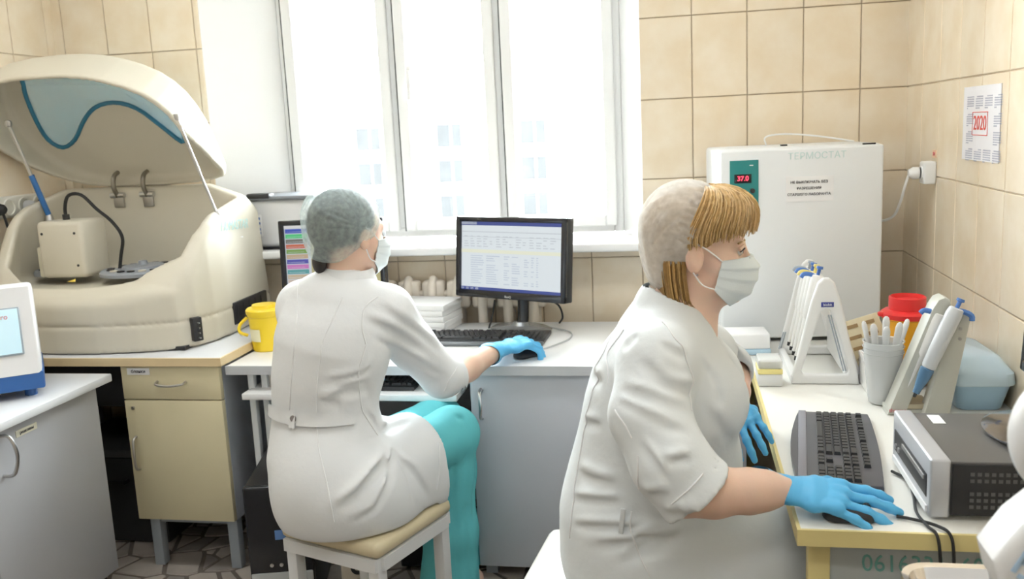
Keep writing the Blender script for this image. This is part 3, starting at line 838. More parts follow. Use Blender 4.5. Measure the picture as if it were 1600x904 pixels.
blocks = [(0, 1, .95, 1, m_s_blue), (.0, .16, .962, 1, m_s_line), (0, 1, 0, .05, m_s_blue), (.0, .03, .012, .042, m_s_white), (.05, .08, .012, .042, m_s_line), (.1, .13, .012, .042, m_s_line), (.15, .18, .012, .042, m_s_white),
          (0, 1, .85, .862, m_s_line), (0, 1, .78, .787, m_s_line), (0, 1, .55, .60, m_s_yel)]
rr = random.Random(5)
for k in range(13):
    z = .50-.033*k
    for (a, b) in ((.10, .24), (.26, .40), (.44, .50), (.52, .60), (.64, .69), (.71, .74), (.76, .78)):
        if rr.random() < .85: blocks.append((a, a+(b-a)*(.55+.45*rr.random()), z, z+.013, m_s_cell))
for k in range(5):
    for q in range(14):
        if rr.random() < .8: blocks.append((.03+.066*q, .03+.066*q+.02+.035*rr.random(), .64+.036*k, .652+.036*k, m_s_line))
mon, MT = monitor('black widescreen monitor showing a white spreadsheet on the white desk', (-.615, 3.315, .752), math.radians(-24), .49, .305, math.radians(6), .125, {'screen': m_s_white, 'blocks': blocks}, -.02, mat('silver_stand', (.42, .44, .46), .25, metal=.6))
text('maker_lettering', 'BenQ', .012, MT @ facing((0, -.0225, -.143), (0, -1, 0)), mat('silver_print', (.6, .6, .6), .4), mon)
tag(MB().tube([(-.71, 3.37, .86), (-.72, 3.36, .80), (-.73, 3.33, .757)], .0035, 6, smooth=4).build('video_cable', m_rubber), 'short black cable hanging left of the widescreen monitor foot', 'cable')
tag(MB().tube([(-.50, 3.30, .875), (-.455, 3.30, .85), (-.445, 3.33, .80), (-.47, 3.42, .757)], .004, 6, smooth=4).build('power_cable', m_rubber), 'black cable curving down right of the widescreen monitor foot', 'cable')

cols = [(.06, .10, .45), (.10, .55, .22), (.18, .18, .16), (.55, .16, .10), (.20, .34, .10), (.50, .38, .26), (.10, .10, .40), (.55, .20, .48), (.12, .35, .36), (.55, .45, .32), (.60, .50, .42), (.05, .08, .06), (.10, .12, .10), (.5, .5, .45)]
bl = [(0, .34, .965, 1, scr('screen_pale', (.62, .62, .62), .8))]
for k, c in enumerate(cols):
    bl.append((.01, .24, .90-.066*k, .955-.066*k, scr('screen_row_%d' % k, c, .7)))
    bl.append((.025, .20, .915-.066*k, .922-.066*k, m_s_line))
bl.append((.27, 1, 0, .94, scr('screen_olive', (.50, .46, .24), .65)))
for k in range(9): bl.append((.29, .32, .40+.05*k, .43+.05*k, m_s_blue))
monitor('black monitor with a coloured list, partly hidden behind the left worker', (-1.315, 3.30, .752), math.radians(6), .405, .34, math.radians(4), .105, {'screen': m_s_line, 'blocks': bl})

# ---- keyboards
def keyboard(label, loc, rz, L, Wd, m_body, m_key, curved=0.0, nrow=6, wrist=0.0):
    t = thing('keyboard', label, 'keyboard', loc, rz)
    n = 12
    front = [(-L/2+L*i/n, -Wd/2-curved*math.sin(PI*i/n)) for i in range(n+1)]
    back = [(L/2-L*i/n, Wd/2+curved*.4*math.sin(PI*i/n)) for i in range(n+1)]
    MB().prism(front+back, 0, .014, None, .004, 3).build('housing', m_body, t)
    x0, y1 = -L/2+.018, Wd/2-.016
    rows = nrow; ky0 = -Wd/2+.018+wrist; pit = (y1-ky0)/(rows+.35)
    kw = (L-.036)/22.6
    def key(a, b, y, hgt=1.0):
        mb = MB(); w = (b-a)*kw-.0022; h = pit*hgt-.0026
        mb.box((0, 0, .004), (w, h, .008), .0, taper=(.8 if w < .03 else .92, .78))
        me_key = (round(w, 4), round(h, 4), id(m_key))
        if me_key in KC: me = KC[me_key]; mb.bm.free()
        else:
            bmesh.ops.recalc_face_normals(mb.bm, faces=mb.bm.faces[:])
            me = bpy.data.meshes.new('key'); mb.bm.to_mesh(me); mb.bm.free(); me.materials.append(m_key); KC[me_key] = me
        o = bpy.data.objects.new('key', me); COL.objects.link(o); o.parent = t
        o.location = (x0+(a+b)/2*kw, y, .0135)
    for r in range(rows):
        y = ky0+pit*(r+.5)+(pit*.35 if r == rows-1 else 0)
        if r == 0: L_ = [1.4, 1.1, 1.3, 6.2, 1.3, 1.1, 1.1, 1.5]
        elif r == 1: L_ = [2.2]+[1]*10+[2.8]
        elif r == 2: L_ = [1.7]+[1]*11+[2.3]
        elif r == 3: L_ = [1.4]+[1]*12+[1.6]
        elif r == 4: L_ = [1]*13+[2]
        else: L_ = [1, -.9, 1, 1, 1, 1, -.55, 1, 1, 1, 1, -.55, 1, 1, 1, 1]
        x = 0
        for w in L_:
            if w > 0: key(x, x+w, y)
            x += abs(w)
        if r in (3, 4, 5):
            for k in range(3): key(15.5+k, 16.5+k, y)
        elif r == 0:
            for k in range(3): key(15.5+k, 16.5+k, y)
        elif r == 1: key(16.5, 17.5, y)
        if r < 5:
            for k in range(4):
                if r == 0 and k == 1: continue
                if r == 0 and k == 0: key(18.9, 20.9, y)
                else: key(18.9+k, 19.9+k, y)
    return t
KC = {}
m_key = mat('black_keycap', (.03, .03, .032), .45, var=.2)
m_kb = mat('black_keyboard_body', (.022, .023, .026), .35, var=.1)
kb1 = keyboard('black keyboard lying on the white desk before the widescreen monitor', (-.715, 3.175, .752), math.radians(-1), .47, .165, m_kb, m_key, wrist=.0)
MB().b2((-.235, -.118, 0), (.235, -.080, .012), .005, 3).build('wrist_rest', mat('grey_wrist_rest', (.14, .15, .16), .35), kb1)
kb3 = keyboard('black keyboard on the pull-out tray beside the left worker', (-1.10, 2.885, .662), 0, .44, .15, m_kb, m_key)

# ---- mouse shape used for both mice
def mouse(label, loc, rz):
    t = thing('computer_mouse', label, 'mouse', loc, rz)
    f = Field((-.045, -.07, -.01), (.045, .07, .05), .0025)
    f.cone((0, -.022, .006), (0, .026, .006), .030, .027, 0, (1, 0, 0), .026, .02)
    f.put(lambda X, Y, Z: Z-.0015+0*X+0*Y, (-.05, -.07, -.02), (.05, .07, .002), 0, 'sub')
    f.build('shell', m_black, t, world=False)
    MB().cyl((-.004, .03, .024), (.004, .03, .024), .008, n=14).build('scroll_wheel', m_rubber, t)
    return t
mouse('black computer mouse under the glove of the left worker', (-.515, 2.915, .752), math.radians(-44))
tag(MB().tube([(-.48, 2.99, .757), (-.44, 3.06, .7565), (-.40, 3.16, .7565), (-.41, 3.26, .7565), (-.48, 3.33, .7565), (-.60, 3.44, .7565)], .0025, 6, smooth=6).build('mouse_cable', mat('grey_cable', (.45, .46, .47), .5)), 'thin grey mouse cable looping on the white desk', 'cable')

# ---- stack of paper standing in front of the radiator
t = thing('paper_stack', 'stack of white paper on the desk left of the black keyboard', 'paper', (-1.0, 3.36, .752), math.radians(-8))
for k in range(5):
    MB().b2((-.125+.004*((k*7) % 3), -.09, .0+.022*k), (.125+.003*((k*5) % 3), .10, .0215+.022*k), .002).build('paper_ream', m_paper, t)

# ---- yellow medical waste bucket
t = thing('waste_bucket', 'small yellow plastic waste bucket with lid beside the analyser', 'bucket', (-1.492, 3.03, .752))
m_yel = mat('yellow_plastic', (.86, .62, .03), .35, var=.03)
MB().lathe([(0, 0), (.048, 0), (.052, .004), (.060, .125), (.063, .128), (.063, .140), (0, .140)], n=36).build('bucket_body', m_yel, t)
MB().lathe([(.066, .136), (.067, .150), (.062, .156), (.045, .158), (.043, .168), (.02, .170), (0, .170)], n=36).build('bucket_lid', m_yel, t)
MB().tube([(-.055, -.03, .125), (-.078, -.045, .10), (-.078, -.05, .075), (-.056, -.035, .06)], .006, 8, smooth=4).build('side_grip', m_yel, t)
lb = MB(); 
for k in range(6):
    a0, a1 = math.radians(225+8*k), math.radians(233+8*k)
    lb.quad((.0575*math.cos(a0), .0575*math.sin(a0), .04), (.0575*math.cos(a1), .0575*math.sin(a1), .04), (.0603*math.cos(a1), .0603*math.sin(a1), .085), (.0603*math.cos(a0), .0603*math.sin(a0), .085))
lb.build('paper_label', mat('pale_label', (.85, .80, .55), .7), t)

# ---- white analyser on the windowsill
t = thing('sill_analyser', 'small white analyser with dark tray top on the windowsill', 'analyser', (-1.66, 3.64, 1.055))
MB().b2((-1.80, 3.53, 1.06), (-1.50, 3.75, 1.262), .02, 3).build('housing', m_inst, t, world=True)
MB().b2((-1.825, 3.51, 1.262), (-1.47, 3.76, 1.277), .006).build('tray', m_disc, t, world=True)
MB().b2((-1.76, 3.505, 1.268), (-1.66, 3.56, 1.288), .005).build('tray_grip', m_black, t, world=True)
for x in (-1.765, -1.725):
    p = MB().b2((x-.012, 3.526, 1.11), (x+.012, 3.531, 1.20), .002).build('button_strip', m_paper, t, world=True)
    for z in (1.185, 1.165, 1.14, 1.125): MB().b2((x-.007, 3.524, z-.005), (x+.007, 3.527, z+.005)).build('button', m_blueink, p, world=True)
MB().b2((-1.80, 3.52, 1.055), (-1.50, 3.75, 1.066)).build('foot_strip', m_black, t, world=True)

# ---- computer tower and speaker under the desk
def tower(label, loc, rz, band):
    t = thing('computer_tower', label, 'computer', loc, rz)
    MB().b2((-.10, -.20, .012), (.10, .23, .44), .006).build('case', m_black, t)
    fr = MB().b2((-.10, -.225, .012), (.10, -.20, .445), .008, 3).build('front_panel', m_blackgloss, t)
    if band:
        MB().b2((-.096, -.229, .085), (.096, -.222, .16), .004).build('silver_band', mat('silver_plastic', (.46, .48, .48), .4), fr)
        for k in range(3): MB().b2((-.05, -.231, .105+.012*k), (.07, -.228, .109+.012*k)).build('band_slot', m_metalgrey, fr)
        MB().b2((-.012, -.228, .27), (.02, -.224, .30)).build('sticker', mat('blue_sticker', (.12, .25, .55), .4), fr)
        for x in (-.03, .0, .04, .06): MB().cyl((x, -.229, .185), (x, -.224, .185), .006, n=12).build('jack', m_chrome, fr)
    else:
        MB().b2((-.07, -.229, .34), (.07, -.224, .385), .003).build('drive_door', m_black, fr)
        MB().cyl((0, -.23, .27), (0, -.224, .27), .012, n=14).build('power_button', m_steel, fr)
    for x in (-.08, .08):
        for y in (-.18, .2): MB().cyl((x, y, 0), (x, y, .012), .014, n=10).build('foot', m_rubber, t)
tower('black computer tower with silver band left of the stool', (-1.31, 2.72, 0), math.radians(14), True)
tower('black computer tower under the desk behind the stool', (-.90, 3.08, 0), math.radians(4), False)
t = thing('desktop_speaker', 'beige computer speaker on the floor seen between the stool legs', 'speaker', (-1.03, 2.60, 0), math.radians(10))
m_spk = mat('beige_speaker', (.55, .50, .42), .5)
MB().b2((-.055, -.06, 0), (.055, .06, .24), .01, 3).build('cabinet', m_spk, t)
for z, r in ((.165, .022), (.115, .012)):
    MB().lathe([(r, 0), (r, .004), (r*.8, .005), (r*.3, -.004), (0, -.004)], (0, -.060, z), 24, (0, -1, 0)).build('driver', m_black, t)
MB().tube([(-.05, -.063, .19), (-.02, -.066, .18), (.02, -.066, .185), (.05, -.063, .195)], .0025, 6, smooth=4).build('wire', m_rubber, t)

# ---- stools
def stool(label, loc, rz, w, h, m_seat, m_leg, pad):
    t = thing('stool', label, 'stool', loc, rz)
    MB().b2((-w/2-.008, -w/2-.008, h-pad), (w/2+.008, w/2+.008, h), pad*.42, 3).build('seat', m_seat, t)
    fr = MB(); a = w/2-.004
    mb = MB()
    for s in (-1, 1):
        MB().b2((-a, s*a-.012, h-pad-.036), (a, s*a+.012, h-pad)).build('apron', m_leg, t, smooth=False)
        MB().b2((s*a-.012, -a+.012, h-pad-.036), (s*a+.012, a-.012, h-pad)).build('apron', m_leg, t, smooth=False)
    for sx_ in (-1, 1):
        for sy_ in (-1, 1):
            mb = MB(); mb.box((sx_*(w/2-.02), sy_*(w/2-.02), (h-pad)/2), (.036, .036, h-pad), .003); mb.build('leg', m_leg, t)
    return t
m_vinyl = mat('cream_vinyl', (.66, .57, .38), .4, var=.06, bump=.1, bscale=200)
m_wood = mat('white_enamel', (.74, .75, .76), .35, var=.03)
stool('white wooden stool with cream padded seat under the left worker', (-.90, 2.35, 0), math.radians(-20), .335, .445, m_vinyl, m_wood, .045)
stool('white padded stool under the right worker', (-.155, 1.99, 0), math.radians(-6), .43, .47, mat('white_vinyl', (.78, .77, .72), .4, var=.03), m_wood, .06)
# ================================================================== RIGHT DESK
m_top2 = mat('cream_white_top', (.85, .84, .79), .3, var=.02)
m_yedge = mat('yellow_edging', (.74, .62, .28), .5, var=.05)
m_panel2 = mat('grey_green_panel', (.44, .47, .46), .5, var=.04)
t = thing('side_desk', 'cream-topped desk with yellow edging along the right wall', 'desk', (.5, 2.6, 0))
MB().b2((.206, 1.645, .722), (.806, 3.575, .751), .003).build('desk_top', m_top2, t, world=True)
MB().b2((.200, 1.639, .720), (.806, 1.646, .7515)).build('end_edging', m_yedge, t, world=True, smooth=False)
MB().b2((.200, 1.645, .720), (.207, 3.575, .7515)).build('front_edging', m_yedge, t, world=True, smooth=False)
pn = MB().b2((.265, 1.685, .05), (.80, 1.705, .722)).build('end_panel', m_panel2, t, world=True, smooth=False)
MB().b2((.225, 1.68, 0), (.265, 1.71, .722), .002).build('leg', m_yedge, t, world=True)
MB().b2((.225, 3.50, 0), (.265, 3.53, .722), .002).build('leg', m_yedge, t, world=True)
MB().b2((.76, 1.71, .1), (.78, 3.5, .722)).build('back_panel', m_panel2, t, world=True, smooth=False)
text('green_handwriting', '0616331160', .048, facing((.43, 1.684, .668), (0, -1, 0)), mat('green_marker', (.16, .38, .34), .7), pn, world=True, shear=-.05, sx=.9)

# ---- thermostat cabinet
th_ = math.radians(5)
t = thing('thermostat_cabinet', 'white laboratory thermostat cabinet with teal control panel in the corner', 'incubator', (.126, 3.10, .752), th_)
MB().b2((0, .035, .012), (.523, .405, .648), .012, 3).build('body', m_wcoat, t)
MB().b2((.002, 0, .012), (.521, .034, .645), .008, 3).build('door', m_wcoat, t)
for x in (.04, .48):
    for y in (.06, .36): MB().cyl((x, y, 0), (x, y, .014), .018, n=12).build('foot', m_rubber, t)
p = MB().b2((.031, -.003, .43), (.123, .001, .612)).build('control_panel', mat('teal_panel', (.02, .23, .23), .35), t, smooth=False)
p['label'] = 'teal control panel'
MB().b2((.045, -.005, .538), (.100, -.002, .567), .001).build('display', m_blackgloss, p)
text('red_digits', '37.0', .022, facing((.0725, -.0056, .5525), (0, -1, 0)), mat('red_led', (.8, .02, .04), .5, emit=(1, .05, .1), estr=3.0), p)
MB().cyl((.103, -.012, .512), (.103, 0, .512), .008, n=16).build('knob', m_black, p)
MB().cyl((.055, -.008, .512), (.055, 0, .512), .005, n=12).build('toggle', m_steel, p)
MB().box((.10, -.0035, .595), (.012, .002, .003)).build('panel_mark', m_paper, p)
text('cabinet_lettering', 'ТЕРМОСТАТ', .030, facing((.31, -.0005, .617), (0, -1, 0)), mat('faint_teal_print', (.62, .76, .75), .6), t, sx=1.0)
nt_ = MB().b2((.211, -.0015, .470), (.363, -.0002, .552)).build('notice_sheet', m_paper, t, smooth=False)
for k, s_ in enumerate(('НЕ ВЫКЛЮЧАТЬ БЕЗ', 'РАЗРЕШЕНИЯ', 'СТАРШЕГО ЛАБОРАНТА')):
    text('notice_writing', s_, .0115, facing((.285, -.0022, .533-.02*k), (0, -1, 0)), m_ink, nt_)
MB().b2((.225, .15, .648), (.245, .17, .653)).build('top_stud', m_black, t); MB().b2((.46, .02, .645), (.50, .03, .65)).build('door_catch', m_black, t)
tag(MB().tube([(.30, 3.42, 1.40), (.30, 3.43, 1.43), (.37, 3.44, 1.437), (.48, 3.44, 1.425), (.60, 3.42, 1.402)], .003, 6, smooth=5).build('white_wire', m_white), 'thin white wire lying on top of the thermostat cabinet', 'wire')

# ---- wall socket, plug and cord
t = thing('wall_socket', 'white surface socket with a red label on the right wall', 'socket', (XR, 3.18, 1.30))
MB().b2((XR-.045, 3.15, 1.262), (XR-.007, 3.215, 1.335), .006, 3).build('socket_box', m_white, t, world=True)
MB().lathe([(.022, 0), (.022, .005), (.018, .005), (.017, 0), (0, 0)], (XR-.045, 3.182, 1.298), 24, (-1, 0, 0)).build('socket_ring', m_white, t, world=True)
MB().b2((XR-.010, 3.16, 1.345), (XR-.0065, 3.20, 1.37)).build('voltage_label', mat('orange_label', (.80, .55, .38), .6), t, world=True, smooth=False)
text('voltage_writing', '220', .016, facing((XR-.0105, 3.18, 1.357), (-1, 0, 0)), mat('red_print', (.6, .12, .14), .6), t, world=True)
t = thing('white_plug', 'white plug and cord looping from the wall socket to the cabinet', 'plug', (XR-.06, 3.19, 1.29))
MB().lathe([(.010, 0), (.019, .004), (.020, .022), (.012, .036), (0, .036)], (XR-.050, 3.184, 1.298), 16, (-1, 0, 0)).build('plug_body', m_white, t, world=True)
MB().tube([(XR-.085, 3.184, 1.29), (XR-.095, 3.19, 1.25), (XR-.10, 3.22, 1.20), (XR-.11, 3.27, 1.15), (XR-.14, 3.32, 1.13), (XR-.17, 3.38, 1.14), (XR-.20, 3.42, 1.16)], .0045, 8, smooth=5).build('cord', m_white, t, world=True)

# ---- calendar
t = thing('wall_calendar', 'white 2020 wall calendar with red year on the right wall', 'calendar', (XR-.008, 2.72, 1.455))
MB().b2((XR-.0095, 2.565, 1.354), (XR-.0075, 2.88, 1.557)).build('sheet', mat('calendar_paper', (.84, .82, .84), .7), t, world=True, smooth=False)
mc = mat('calendar_print', (.50, .50, .58), .8); rc = mat('calendar_red', (.72, .10, .07), .7)
for i in range(4):
    for j in range(4):
        y = 2.845-.078*i; z = 1.530-.048*j
        if i in (1, 2) and j in (1, 2): continue
        mb = MB()
        for r in range(6):
            for c_ in range(7):
                if (r == 0 and c_ < (i+j) % 5) or (r == 5 and c_ > (i*3+j) % 4): continue
                mb.b2((XR-.0102, y-.009*c_-.0055, z-.0062*r-.0034), (XR-.0095, y-.009*c_, z-.0062*r))
        mb.build('month_print', mc, t, world=True, smooth=False)
text('year_lettering', '2020', .056, facing((XR-.0102, 2.725, 1.455), (-1, 0, 0)), rc, t, world=True)
MB().tube([(XR-.010, 2.66, 1.424), (XR-.010, 2.79, 1.424), (XR-.010, 2.79, 1.486), (XR-.010, 2.66, 1.486)], .0012, 4, closed=True).build('year_border', rc, t, world=True)

# ---- pipette carousel rack with hanging pipettes
m_rack = mat('white_rack_plastic', (.84, .84, .83), .3, var=.01)
t = thing('pipette_rack', 'white A-shaped pipette rack standing before the thermostat cabinet', 'rack', (.39, 2.78, .752))
def aframe(y, name):
    out = [(-.092, 0), (.092, 0), (.088, .03), (.040, .235), (.022, .29), (.008, .303), (-.008, .303), (-.022, .29), (-.040, .235), (-.088, .03)]
    inn = [(-.056, .032), (.058, .032), (.060, .04), (.012, .205), (-.0, .215), (-.010, .205), (-.060, .04)]
    f = Field((-.105, -.02, -.01), (.105, .02, .32), .0035)
    def fn(X, Y, Z):
        a = np.maximum(poly2d(X, Z, out), -poly2d(X, Z, inn)+.004)
        b = np.abs(Y)-.011
        a = a+.004; b = b+.004
        return np.sqrt(np.maximum(a, 0)**2+np.maximum(b, 0)**2)+np.minimum(np.maximum(a, b), 0)-.004
    f.put(fn, (-.105, -.02, -.01), (.105, .02, .32), 0)
    o = f.build(name, m_rack, t, world=False)
    o.data.transform(Matrix.Translation((0, y, 0)))
    return o
n1 = aframe(-.17, 'end_frame'); aframe(.17, 'end_frame')
for s_ in (-1, 1):
    MB().b2((s_*.082-.010, -.165, 0), (s_*.082+.010, .165, .022), .004).build('base_rail', m_rack, t)
MB().prism([(.055, .022), (.10, .022), (.066, .125), (.052, .125)], -.16, .16, Matrix(((1,0,0,0),(0,0,1,0),(0,1,0,0),(0,0,0,1))), .004).build('drip_shelf', m_rack, t)
MB().b2((-.014, -.165, .255), (.014, .165, .285), .006).build('top_rail', m_rack, t)
for k, dx in enumerate((.012, .018)):
    MB().tube([(dx-.006, -.183, .20), (dx+.036, -.183, .04)], .0022, 6).build('tip_rod', m_metalgrey, t)
    MB().tube([(dx-.09, .155, .075), (dx-.105, .155, .02)], .0022, 6).build('tip_rod', m_metalgrey, t)
lg = MB().b2((-.014, -.1835, .222), (.020, -.181, .236), .001).build('maker_badge', mat('navy_badge', (.05, .06, .28), .4), t)
text('badge_lettering', 'biohit', .010, facing((.003, -.1842, .229), (0, -1, 0)), m_paper, lg)
m_pip = mat('pipette_white', (.83, .82, .80), .3, var=.02); m_pblue = mat('pipette_blue', (.06, .17, .50), .35); m_pyel = mat('pipette_yellow', (.75, .62, .18), .4)
def pipette(label, top, tip, m_body, m_cap, group, grip=(0, -1, 0), nose=None):
    """single-channel pipette from plunger top to tip cone"""
    top, tip = Vector(top), Vector(tip); L = (tip-top).length; d = (tip-top).normalized()
    t = thing('pipette', label, 'pipette', top, 0, group)
    s, u, _ = frame(d, (0, 0, 1))
    def P(q): return d*(L*q)
    def seg(name, prof, m, e=1.0):
        mb = MB(); rings = [mb.ring(P(q), s, u, r*e, r, 18) for q, r in prof]; mb.skin(rings); return mb.build(name, m, t)
    seg('plunger', [(0, .009), (.025, .0095), (.03, .005), (.10, .005)], m_cap)
    seg('handle', [(.09, .013), (.10, .0165), (.16, .018), (.36, .0155), (.52, .013), (.55, .009)] if nose is None else [(.09, .013), (.10, .0165), (.16, .019), (.40, .018), (.68, .0165), (.70, .014)], m_body, 1.15)
    seg('shaft', [(.54, .0095), (.72, .0075), (.90, .0055), (.96, .0035)] if nose is None else [(.70, .0135), (.71, .0165), (.80, .0150), (.92, .009), (.96, .0085)], m_body if nose is None else nose)
    seg('tip_cone', [(.955, .005), (1.0, .0035)], m_black)
    mb = MB(); g = Vector(grip); g = (g-d*g.dot(d)).normalized()
    mb.tube([P(.12), P(.10)+g*.02, P(.11)+g*.038, P(.15)+g*.044], .0065, 8, smooth=3); mb.build('finger_hook', m_cap, t)
    return t
for k, (y, mc_, nm) in enumerate(((2.685, m_pblue, 'blue-topped pipette hanging nearest the camera in the rack'), (2.745, m_pyel, 'yellow-topped pipette hanging second from the near end of the rack'), (2.805, m_pblue, 'blue-topped pipette hanging third from the near end of the rack'), (2.865, m_metalgrey, 'grey-topped pipette hanging at the far end of the rack'))):
    pipette(nm, (.385, y, 1.075-.004*k), (.318, y, .80), m_pip, mc_, 'pipettes hanging in the rack', (-1, 0, .3))

# ---- sharps container
t = thing('sharps_container', 'orange sharps container with red screw lid near the right wall', 'container', (.605, 2.615, .752))
m_or = mat('orange_plastic', (.90, .42, .02), .35, var=.03); m_red = mat('red_plastic', (.75, .03, .03), .3, var=.02)
MB().lathe([(0, 0), (.054, 0), (.057, .004), (.062, .185), (.066, .188), (.066, .196), (.0, .196)], n=40).build('bin_body', m_or, t)
MB().lathe([(.068, .190), (.069, .203), (.060, .210), (.048, .212), (.048, .245), (.044, .248), (.041, .236), (.0, .232)], n=40).build('screw_lid', m_red, t)
MB().box((-.068, -.01, .20), (.02, .02, .012), .004).build('lid_tab', m_red, t)

# ---- nested clear cups with plastic pasteur pipettes
m_clear = mat('clear_plastic', (.88, .90, .90), .2, var=.02, alpha=.55)
m_frost = mat('frosted_plastic', (.86, .87, .87), .35, var=.02, alpha=.85)
t = thing('plastic_cup', 'stack of clear plastic cups before the orange sharps container', 'cup', (.507, 2.43, .752))
for k in range(3):
    z = .014*k
    MB().lathe([(0, z+.002), (.031, z+.002), (.034, z+.004), (.049, z+.135), (.0515, z+.137), (.0515, z+.140), (.0475, z+.138), (.0325, z+.008), (0, z+.006)], n=36).build('nested_cup', m_clear, t)
rr = random.Random(11)
for k, (dx, dy, lx, ly) in enumerate(((-.012, 0, -.10, .05), (.006, .012, .04, .1), (.016, -.006, .16, -.02), (-.002, -.014, .02, -.1), (.020, .010, .28, .08), (-.018, .008, -.2, .1))):
    b = Vector((.507+dx*.6, 2.43+dy*.6, .79)); d = Vector((lx, ly, 1)).normalized()
    t = thing('dropper', 'white plastic dropper standing in the cup stack, %s' % ('flat bulb at left', 'tallest bulb at back', 'bulb leaning right', 'bulb in front', 'bulb leaning far right', 'bulb leaning far left')[k], 'dropper', b, group='droppers in the plastic cups')
    L = .172+.008*((k*5) % 3)
    mb = MB(); s, u, _ = frame(d)
    rings = [mb.ring(d*(L*q), s, u, r, r*.7, 12) for q, r in ((0, .002), (.45, .0035), (.6, .004), (.68, .008), (.92, .0095), (.98, .007), (1, .003))]
    mb.skin(rings); mb.build('dropper_tube', m_frost, t)

# ---- cream printed box leaning against the container
t = thing('printed_box', 'flat cream box with printed lines leaning behind the plastic cups', 'box', (.515, 2.68, .752), math.radians(-6))
R_ = Matrix.Translation((0, 0, .10)) @ Matrix.Rotation(math.radians(20), 4, 'Y') @ Matrix.Rotation(math.radians(-25), 4, 'X')
mb = MB(); mb.b2((-.055, -.012, -.075), (.055, .012, .075), .002); mb.bm.transform(R_ @ Matrix.Rotation(math.radians(-38), 4, 'Y')); mb.build('carton', mat('cream_carton', (.72, .66, .46), .6, var=.08, vscale=40), t)
for i in range(4):
    for j in range(2):
        mb = MB(); mb.b2((-.045+.048*j, -.0135, .05-.032*i), (-.010+.048*j, -.0125, .06-.032*i)); mb.bm.transform(R_ @ Matrix.Rotation(math.radians(-38), 4, 'Y')); mb.build('print_line', mat('brown_print', (.35, .25, .12), .7), t, smooth=False)

# ---- grey pipette stand with two pipettes
t = thing('pipette_stand', 'grey slanted pipette stand in front of the blue box', 'stand', (.57, 2.36, .752))
m_stand = mat('grey_beige_plastic', (.56, .56, .50), .4, var=.02)
MP = Matrix(((1, 0, 0, 0), (0, 0, 1, 0), (0, 1, 0, 0), (0, 0, 0, 1)))
MB().prism([(-.072, 0), (-.030, 0), (.070, .275), (.066, .292), (.054, .298), (.040, .292), (.028, .272)], -.035, .028, MP, .004).build('left_arm', m_stand, t)
MB().prism([(.008, 0), (.068, 0), (.108, .245), (.104, .262), (.090, .268), (.076, .262), (.066, .245)], -.055, -.01, MP, .004).build('right_arm', m_stand, t)
MB().b2((-.07, -.03, 0), (.066, .06, .014), .004).build('stand_base', m_stand, t)
MB().b2((-.03, -.03, .014), (.03, .05, .028), .003).build('stand_step', mat('beige_step', (.52, .46, .33), .5), t)
text('stand_lettering', 'thermo', .014, facing((-.047, -.0358, .012), (0, -1, 0)), MATS['red_print'], t)
for z in (.20, .225): MB().cyl((.085, -.058, z), (.085, -.055, z), .004, n=10).build('screw', m_steel, t)
m_pgrey = mat('pipette_grey', (.62, .64, .66), .3, var=.02); m_pnavy = mat('pipette_navy', (.09, .20, .34), .4)
pipette('grey pipette with dark blue nose leaning in the grey stand', (.652, 2.295, 1.052), (.550, 2.285, .812), m_pgrey, m_blueink, 'pipettes in the grey stand', (1, 0, .2), m_pnavy)
pipette('pale pipette with blue plunger behind the dark blue nosed one', (.625, 2.335, 1.028), (.535, 2.33, .80), m_pip, m_blueink, 'pipettes in the grey stand', (-1, 0, .2))
MB().box((.058, -.045, .165), (.022, .012, .028), .004, rot=(0, .35, 0)).build('green_clip', mat('green_plastic', (.08, .55, .08), .4), t)

# ---- blue lidded container
t = thing('blue_container', 'light blue plastic container with clear domed lid by the right wall', 'container', (.725, 2.49, .752), math.radians(2))
m_lb = mat('light_blue_plastic', (.40, .60, .78), .3, var=.02)
m_lbl = mat('light_blue_lid', (.60, .76, .88), .2, var=.02, alpha=.95)
def rr_ring(mb, w, l, z, r, n=6):
    pts = []
    for cx_, cy_, a0 in ((w-r, l-r, 0), (-w+r, l-r, 90), (-w+r, -l+r, 180), (w-r, -l+r, 270)):
        for k in range(n+1):
            a = math.radians(a0+90*k/n); pts.append((cx_+r*math.cos(a), cy_+r*math.sin(a), z))
    return [mb._v(p) for p in pts]
mb = MB(); mb.skin([rr_ring(mb, .050, .115, 0, .02), rr_ring(mb, .054, .119, .004, .022), rr_ring(mb, .070, .137, .072, .026)]); mb.build('tub', m_lb, t)
mb = MB(); mb.skin([rr_ring(mb, .076, .143, .068, .028), rr_ring(mb, .078, .145, .072, .03), rr_ring(mb, .075, .142, .098, .03), rr_ring(mb, .068, .134, .106, .03), rr_ring(mb, .050, .115, .132, .03), rr_ring(mb, .040, .104, .137, .03)]); mb.build('lid', m_lbl, t)
MB().tube([(.079, -.06, .078), (.092, -.05, .082), (.092, .05, .082), (.079, .06, .078)], .005, 8).build('lid_clip', m_lb, t)

